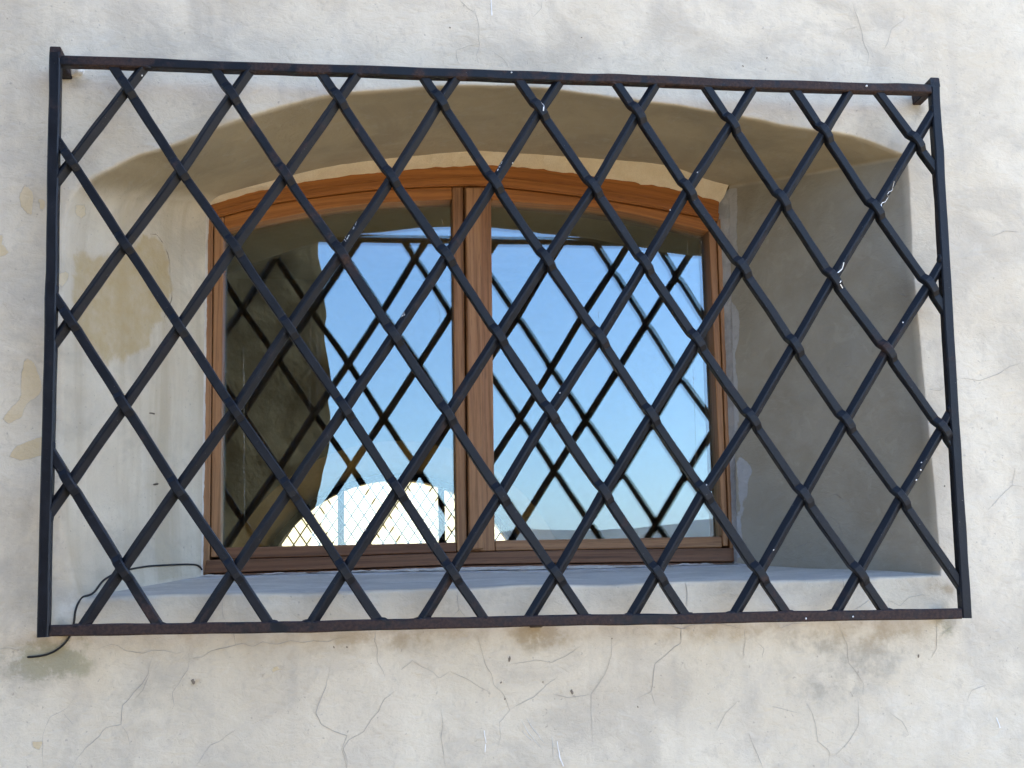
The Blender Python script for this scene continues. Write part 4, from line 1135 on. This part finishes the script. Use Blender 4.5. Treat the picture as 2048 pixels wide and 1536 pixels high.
gl_t, gr_t = resample(SV['glass_top_left'], 30), resample(SV['glass_top_right'], 30)
gl_b, gr_b = P2('glass_bot_left'), P2('glass_bot_right')
mull = P2('mull')
groove = P2('groove')
gap = .0012
def headline(x):
    return np.interp(x, head_l[:, 0], head_l[:, 1])
def make_casement(which):
    if which == 'left':
        gt, gb = gl_t, gl_b
        xs_out = [jl_i[1][0] + gap, jl_i[0][0] + gap]                # outer stile outer edge bottom, top
        xs_in = [SV['glass_left_x'][1][0], SV['glass_left_x'][0][0]]
        m_out = [groove[1][0] - gap, groove[0][0] - gap]
        m_in = [mull[1][0], mull[0][0]]
    else:
        gt, gb = gr_t, gr_b
        xs_out = [jr_i[1][0] - gap, jr_i[0][0] - gap]
        xs_in = [SV['glass_right_x'][1][0], SV['glass_right_x'][0][0]]
        m_out = [groove[1][0] + gap, groove[0][0] + gap]
        m_in = [mull[3][0], mull[2][0]]
    zb_ = np.interp(m_out[0], [p_[0] for p_ in SV['bottom_top']], [p_[1] for p_ in SV['bottom_top']]) + gap
    sgn = 1 if which == 'left' else -1
    top_m = headline(m_out[1]) - gap
    top_o = headline(xs_out[1]) - gap
    # meeting stile is the casement's own mesh; the rest hangs on it
    cs = prism('casement', [(m_in[0], zb_), (m_out[0], zb_), (m_out[1], top_m), (m_in[1], headline(m_in[1]) - gap)], YC, YC + .045, M_WOOD, win, WO, 'z', .0022)
    def sub_(o):
        o.parent = cs; o.location = (0, 0, 0); return o
    sub_(prism('stile', [(xs_out[0], zb_), (xs_in[0], zb_), (xs_in[1], headline(xs_in[1]) - gap), (xs_out[1], top_o)], YC, YC + .045, M_WOOD, win, WO, 'z', .0022))
    x0, x1 = sorted((xs_in[0], m_in[0]))
    xs = np.linspace(x0 + .0006, x1 - .0006, 8)
    gbz = np.interp(xs, gb[:, 0], gb[:, 1])
    zlow = np.interp(xs, [p_[0] for p_ in SV['bottom_top']], [p_[1] for p_ in SV['bottom_top']]) + gap
    sub_(strip_prism('rail', np.c_[xs, zlow], np.c_[xs, gbz], YC + .001, YC + .045, M_WOOD_SHADED if which == 'left' else M_WOOD, win, WO, .0022))
    x0, x1 = sorted((xs_in[1], m_in[1]))
    xs = np.linspace(x0 + .0006, x1 - .0006, 30)
    gtz = np.interp(xs, gt[:, 0], gt[:, 1])
    sub_(strip_prism('arched_rail', np.c_[xs, gtz], np.c_[xs, headline(xs) - gap], YC + .001, YC + .045, M_WOOD_LIT, win, WO, .0022))
    # glazing bead round the glass
    bw = .004
    xb = np.linspace(x0, x1, 30)
    gz = np.interp(xb, gt[:, 0], gt[:, 1])
    # sheets of glass, tucked under the wood
    for q, (y0, mt) in enumerate(((YG, M_GLASS), (YG + .011, M_GLASS2))):
        ring = [(xa, z_) for xa, z_ in zip(xb, gz + .008)]
        ring[0] = (ring[0][0] - .006, ring[0][1]); ring[-1] = (ring[-1][0] + .006, ring[-1][1])
        ring = ring + [(max(m_in[0], xs_in[0]) + .006, gbz.min() - .008), (min(m_in[0], xs_in[0]) - .006, gbz.min() - .008)]
        n_ = len(ring)
        tilt = (-.0010 if which == 'left' else .0012) + q * (.0003 if which == 'left' else -.0004)
        xm = (x0 + x1) / 2
        v = [(a, y0 + tilt * (a - xm), b) for a, b in ring] + [(a, y0 + .004 + tilt * (a - xm), b) for a, b in ring]
        f = [tuple(range(n_))[::-1], tuple(range(n_, 2 * n_))] + [(i, (i + 1) % n_, n_ + (i + 1) % n_, n_ + i) for i in range(n_)]
        po = mesh_obj('pane', v, f, [mt, M_CLEAR])
        fix_normals(po)
        for p_ in po.data.polygons:
            p_.material_index = 0 if abs(p_.normal.y) > .9 and p_.center.y < y0 + .002 else 1
        po.parent = cs
        po.location = -WO
        po.location = (0, 0, 0)
    return cs
CASE = [make_casement('left'), make_casement('right')]
# dried rain runs on the glass
def glass_mark(c, k):
    pts = resample(c, 26, smooth=True)
    pts = pts + noise3(V3(pts, 0), 90)[:, [0, 2]] * .0008
    v, f = [], []
    for i, q in enumerate(pts):
        w = .0007 * (.4 + abs(noise3(np.array([[q[0], k, q[1]]]), 130)[0, 0]) * 1.6) * min(1, (i + .5) / 4, (25.5 - i) / 4)
        side = -.0010 if q[0] < .575 else .0012
        xm = .312 if q[0] < .575 else .83
        y = YG + side * (q[0] - xm) - .0006
        v += [(q[0] - w, y, q[1]), (q[0] + w, y, q[1])]
    for i in range(len(pts) - 1):
        f.append((2 * i, 2 * i + 2, 2 * i + 3, 2 * i + 1))
    return mesh_obj('dried_run', v, f, M_RUN)
for k, c in enumerate(SV['glass_marks']):
    o = glass_mark(c, k)
    o.parent = CASE[0 if c[0][0] < .575 else 1]
    o.location = (0, 0, 0)
ag = P2('astragal')
prism('astragal', [ag[1], ag[2], ag[3] + (0, -.003), ag[0] + (0, -.003)], YF - .012, YC - .0005, M_WOOD, win, WO, 'z', .003)
agw = ag[2][0] - ag[1][0]

# ------------------------------------------------------------------ iron grille
GO = Vector((0.6, 0.008, 1.53))
gri = thing('window_grille', 'dark wrought iron diamond lattice grille standing off the wall over the window', 'grille', GO)

def sweep(name, path, w, h, mat, parent, origin, ch=.0018, up=(0, -1, 0), jitter=.0003):
    """square bar along a 3D path; ch = worn corner"""
    path = np.asarray(path, float)
    n = len(path)
    T = np.gradient(path, axis=0)
    T /= np.linalg.norm(T, axis=1)[:, None]
    turned = isinstance(up, str)                # bar standing on edge, one corner forward
    U0 = np.array((0, -1, 0) if turned else up, float)
    v, f = [], []
    jn = noise3(path + random.random() * 9, 22)
    jl_ = noise3(path + random.random() * 9, 5)
    for i in range(n):
        t = T[i]
        s = np.cross(t, U0); s /= np.linalg.norm(s)
        u = np.cross(s, t); u /= np.linalg.norm(u)
        if turned:
            s, u = (s + u) * .70711, (u - s) * .70711
        ww, hh = w / 2 * (1 + jn[i, 0] * .07), h / 2 * (1 + jn[i, 1] * .07)
        c = path[i] + s * (jn[i, 2] * jitter * 2 + jl_[i, 0] * jitter * 4.5) + u * jl_[i, 1] * jitter * 4
        for a, b in ((-ww + ch, -hh), (ww - ch, -hh), (ww, -hh + ch), (ww, hh - ch), (ww - ch, hh), (-ww + ch, hh), (-ww, hh - ch), (-ww, -hh + ch)):
            v.append(tuple(c + s * a + u * b))
    for i in range(n - 1):
        for k in range(8):
            f.append((8 * i + k, 8 * i + (k + 1) % 8, 8 * i + 8 + (k + 1) % 8, 8 * i + 8 + k))
    f += [tuple(range(8))[::-1], tuple(8 * (n - 1) + k for k in range(8))]
    o = mesh_obj(name, v, f, mat)
    fix_normals(o)
    return child(o, parent, origin)

TL, TR, BRc, BL = [np.array(q, float) for q in SV['grille']]
BW, FW = .0140, .0162
YM = .008
def line_hit(p, d, a, b):
    """distance along p + t d to line a-b"""
    e = b - a
    den = d[0] * e[1] - d[1] * e[0]
    if abs(den) < 1e-9:
        return 1e9
    w = a - p
    return (w[0] * e[1] - w[1] * e[0]) / den

EDGES = [(TL, TR), (TR, BRc), (BRc, BL), (BL, TL)]
def bar_path(knots, sg):
    k = np.array(knots, float)
    d0 = (k[0] - k[-1]) if len(k) > 1 else np.array([sg * -.5664 if sg else 0, .824])
    if len(k) == 1:
        d0 = np.array([-.555, .832]) if sg < 0 else np.array([.545, .838])
    d0 = d0 / np.linalg.norm(d0)
    t_up = min(t for t in (line_hit(k[0], d0, *e) for e in EDGES) if t > 0)
    t_dn = min(t for t in (line_hit(k[-1], -d0, *e) for e in EDGES) if t > 0)
    top = k[0] + d0 * (t_up + .002)
    bot = k[-1] - d0 * (t_dn + .002)
    return np.vstack([top, k, bot])

def densify(pts, step=.0045):
    out = [pts[0]]
    for a, b in zip(pts, pts[1:]):
        m = max(2, int(math.dist(a, b) / step))
        for i in range(1, m + 1):
            out.append(a + (b - a) * i / m)
    return np.array(out)

ENDS = []
for kind, key, sg in (('back', 'bars_back', -1), ('fwd', 'bars_fwd', 1)):
    for knots in SV[key]:
        kp = bar_path(knots, sg)
        ENDS += [kp[0], kp[-1]]
        # ease the corners at the crossings a little, as forged bars run nearly straight
        d = densify(kp)
        cr = np.array(knots, float)
        dist = np.min(np.hypot(d[:, None, 0] - cr[None, :, 0], d[:, None, 1] - cr[None, :, 1]), axis=1)
        if kind == 'back':
            bump_ = -.0080 * (1 - np.clip((dist - .0075) / .011, 0, 1) ** 2 * (3 - 2 * np.clip((dist - .0075) / .011, 0, 1)))
            yy = YM + bump_ + .0012
        else:
            bump_ = .0 * (1 - np.clip((dist - .008) / .012, 0, 1) ** 2 * (3 - 2 * np.clip((dist - .008) / .012, 0, 1)))
            yy = YM + bump_ + .0012
        # no kink against the frame
        path = np.c_[d[:, 0], yy, d[:, 1]]
        sweep('lattice_bar', path, BW, BW * .95, M_IRON, gri, GO, up=(0, -1, 0) if kind == 'back' else 'turned')

def frame_bar(name, a, b, w, mat, y=YM, ext0=0, ext1=0):
    d = (b - a) / np.linalg.norm(b - a)
    p = densify(np.array([a - d * ext0, b + d * ext1]), .02)
    return sweep(name, np.c_[p[:, 0], np.full(len(p), y), p[:, 1]], w, w, mat, gri, GO, .002)
hw = FW / 2
frame_bar('top_bar', TL, TR, FW, M_IRON_R, YM, -hw - .0005, -hw - .0005)
frame_bar('bottom_bar', BL, BRc, FW, M_IRON_R, YM, -hw - .0005, -hw - .0005)
frame_bar('side_bar', BL, TL, FW, M_IRON, YM - .0006, hw, .012)
frame_bar('side_bar', BRc, TR, FW, M_IRON, YM - .0006, hw, .012)
# bracket arms back into the wall
anc = SV['anchors']
def bracket(p0, p1, w, h):
    P_ = densify(np.array([p0, p1], float), .01)
    return sweep('bracket', P_, w, h, M_IRON_R, gri, GO, .0015, up=(0, 0, 1))
bracket((TL[0], YM - .008, TL[1] + .0125), (TL[0] + .002, YW + .03, TL[1] + .006), FW, .018)
bracket((TR[0], YM - .008, TR[1] + .0125), (TR[0] - .002, YW + .03, TR[1] + .006), FW, .018)
bracket((anc[3][0], YM + .012, BL[1] - .006), (anc[3][0], YW + .03, BL[1] - .016), .020, .012)
bracket((BRc[0] - .012, YM + .012, BRc[1] - .001), (BRc[0] - .014, YW + .03, BRc[1] - .005), .020, .012)
bracket((BL[0] + .012, YM + .012, BL[1]), (BL[0] + .014, YW + .03, BL[1] - .004), .020, .012)

# weld beads where the bars meet the frame
def lump(name, c, rx, ry, rz, mat, parent, origin, rough=.25, sub_=1):
    bm_ = bmesh.new()
    bmesh.ops.create_icosphere(bm_, subdivisions=sub_, radius=1)
    ph = random.random() * 20
    for v in bm_.verts:
        k = 1 + rough * noise3(np.array([[v.co.x + ph, v.co.y, v.co.z]]), 1.3)[0, 0]
        v.co = Vector((v.co.x * rx * k, v.co.y * ry * k, v.co.z * rz * k)) + Vector(c)
    me = bpy.data.meshes.new(name)
    bm_.to_mesh(me); bm_.free()
    me.polygons.foreach_set('use_smooth', [True] * len(me.polygons))
    me.materials.append(mat)
    o = bpy.data.objects.new(name, me)
    COL.objects.link(o)
    return child(o, parent, origin)
for e in ENDS:
    c = np.array([(TL + BRc)[0] / 2, (TL + BRc)[1] / 2])
    dv = c - e
    # push the bead to the inner edge of the frame bar
    k = [abs(line_hit(e, np.array([0, 1.0]), TL, TR)), abs(line_hit(e, np.array([0, 1.0]), BL, BRc)), abs(line_hit(e, np.array([1.0, 0]), BL, TL)), abs(line_hit(e, np.array([1.0, 0]), BRc, TR))]
    w_ = int(np.argmin(k))
    off = [(0, -.008), (0, .008), (.008, 0), (-.008, 0)][w_]
    big = (.0098, .0038) if w_ < 2 else (.0038, .0098)
    lump('weld', (e[0] + off[0] + random.uniform(-.002, .002), YM - .001, e[1] + off[1]), big[0], .0070, big[1], M_IRON if w_ else M_IRON_R, gri, GO, .35, 2)

# white paint runs and splashes on the bars
grv = []
for o in gri.children:
    if o.type == 'MESH':
        pass
_vs, _fs = [], []
for o in gri.children:
    b0 = len(_vs)
    _vs += [v.co.copy() for v in o.data.vertices]
    _fs += [tuple(b0 + i for i in p_.vertices) for p_ in o.data.polygons]
_gb = BVHTree.FromPolygons(_vs, _fs)
CAMV = Vector((0.3588, -1.67, 1.6))
def on_bar(x, z):
    d = (Vector((x, -.001, z)) - CAMV).normalized()
    hit = _gb.ray_cast(CAMV, d)
    if hit[0] is None or hit[0].y > .03:
        near = _gb.find_nearest(Vector((x, -.001, z)))
        return near[0], near[1]
    return hit[0], hit[1]
for c in [SV['drips'][k] for k in (4, 5, 6, 7)]:
    for q in resample(c, 7, smooth=False):
        h, nn_ = on_bar(q[0] + random.uniform(-.002, .002), q[1] + random.uniform(-.002, .002))
        r_ = random.uniform(.0005, .0012)
        lump('paint_spot', h, r_, r_ * .5, r_ * random.uniform(1, 1.8), M_DRIP, gri, GO, .3, 1)
for c in SV['drips'][:4]:
    pts = resample(c, max(3, len(c) * 2), smooth=False)
    for i, q in enumerate(pts):
        pass
    P_ = []
    for q in resample(c, max(6, int(sum(math.dist(a, b) for a, b in zip(c, c[1:])) / .003)), smooth=False):
        h, nn_ = on_bar(q[0], q[1])
        P_.append(np.array(h) + np.array(nn_) * .0004)
    P_ = np.array(P_)
    keep = [0]
    for i in range(1, len(P_)):
        if np.linalg.norm(P_[i] - P_[keep[-1]]) > .001:
            keep.append(i)
    P_ = P_[keep]
    if len(P_) > 1:
        sweep('paint_run', P_, .0019, .0008, M_DRIP, gri, GO, .0003)
for q in SV['dots']:
    h, nn_ = on_bar(q[0], q[1])
    r_ = random.uniform(.0012, .0022)
    lump('paint_spot', h, r_, r_ * .8, r_, M_DRIP, gri, GO, .3, 1)

# ------------------------------------------------------------------ cable
def tube(path, r, n=8, mat=None, name='cable'):
    path = np.asarray(path, float)
    T = np.gradient(path, axis=0)
    T /= np.linalg.norm(T, axis=1)[:, None]
    v, f = [], []
    for i, t in enumerate(T):
        s = np.cross(t, (0.13, -.9, .3)); s /= np.linalg.norm(s)
        u = np.cross(s, t)
        for k in range(n):
            a = 2 * math.pi * k / n
            v.append(tuple(path[i] + (s * math.cos(a) + u * math.sin(a)) * r))
    m = len(path)
    for i in range(m - 1):
        for k in range(n):
            f.append((n * i + k, n * i + (k + 1) % n, n * i + n + (k + 1) % n, n * i + n + k))
    f += [tuple(range(n))[::-1], tuple(n * (m - 1) + k for k in range(n))]
    o = mesh_obj(name, v, f, mat, smooth=True)
    fix_normals(o)
    return o
raw = np.vstack([np.array(SV['cable'][0]) + (.004, .006, -.004), SV['cable'], SV['cable2'][1:], SV['cable3'][1:]])
path = resample(raw, 150)
path = on_surface(path, .0014)
ker_ = np.ones(11) / 11
sm_ = np.stack([np.convolve(np.r_[[path[0, k]] * 5, path[:, k], [path[-1, k]] * 5], ker_, 'valid') for k in range(3)], 1)
path = on_surface(sm_, .0017)
path[2:-2] = (path[:-4] + path[1:-3] + path[2:-2] + path[3:-1] + path[4:]) / 5
path[-1, 1] += .003
path[-2, 1] += .0015
cb = tube(path, .0016, 8, M_CABLE)
tag(cb, 'thin black cable curving from the window frame across the left side of the recess', 'cable')

# ------------------------------------------------------------------ air between here and the hills
hv, hf = box_data(-12500, 12500, -12500, 12500, -130, 620)
hz_t = NT('thin_haze')
pv_ = hz_t.n('VolumePrincipled')
pv_.inputs['Color'].default_value = (.80, .86, .95, 1)
pv_.inputs['Density'].default_value = 7e-5
pv_.inputs['Anisotropy'].default_value = .2
hz_t.link(pv_.outputs[0], hz_t.out.inputs['Volume'])
hz = mesh_obj('haze', hv, hf, hz_t.m)
fix_normals(hz)
hz['kind'] = 'stuff'
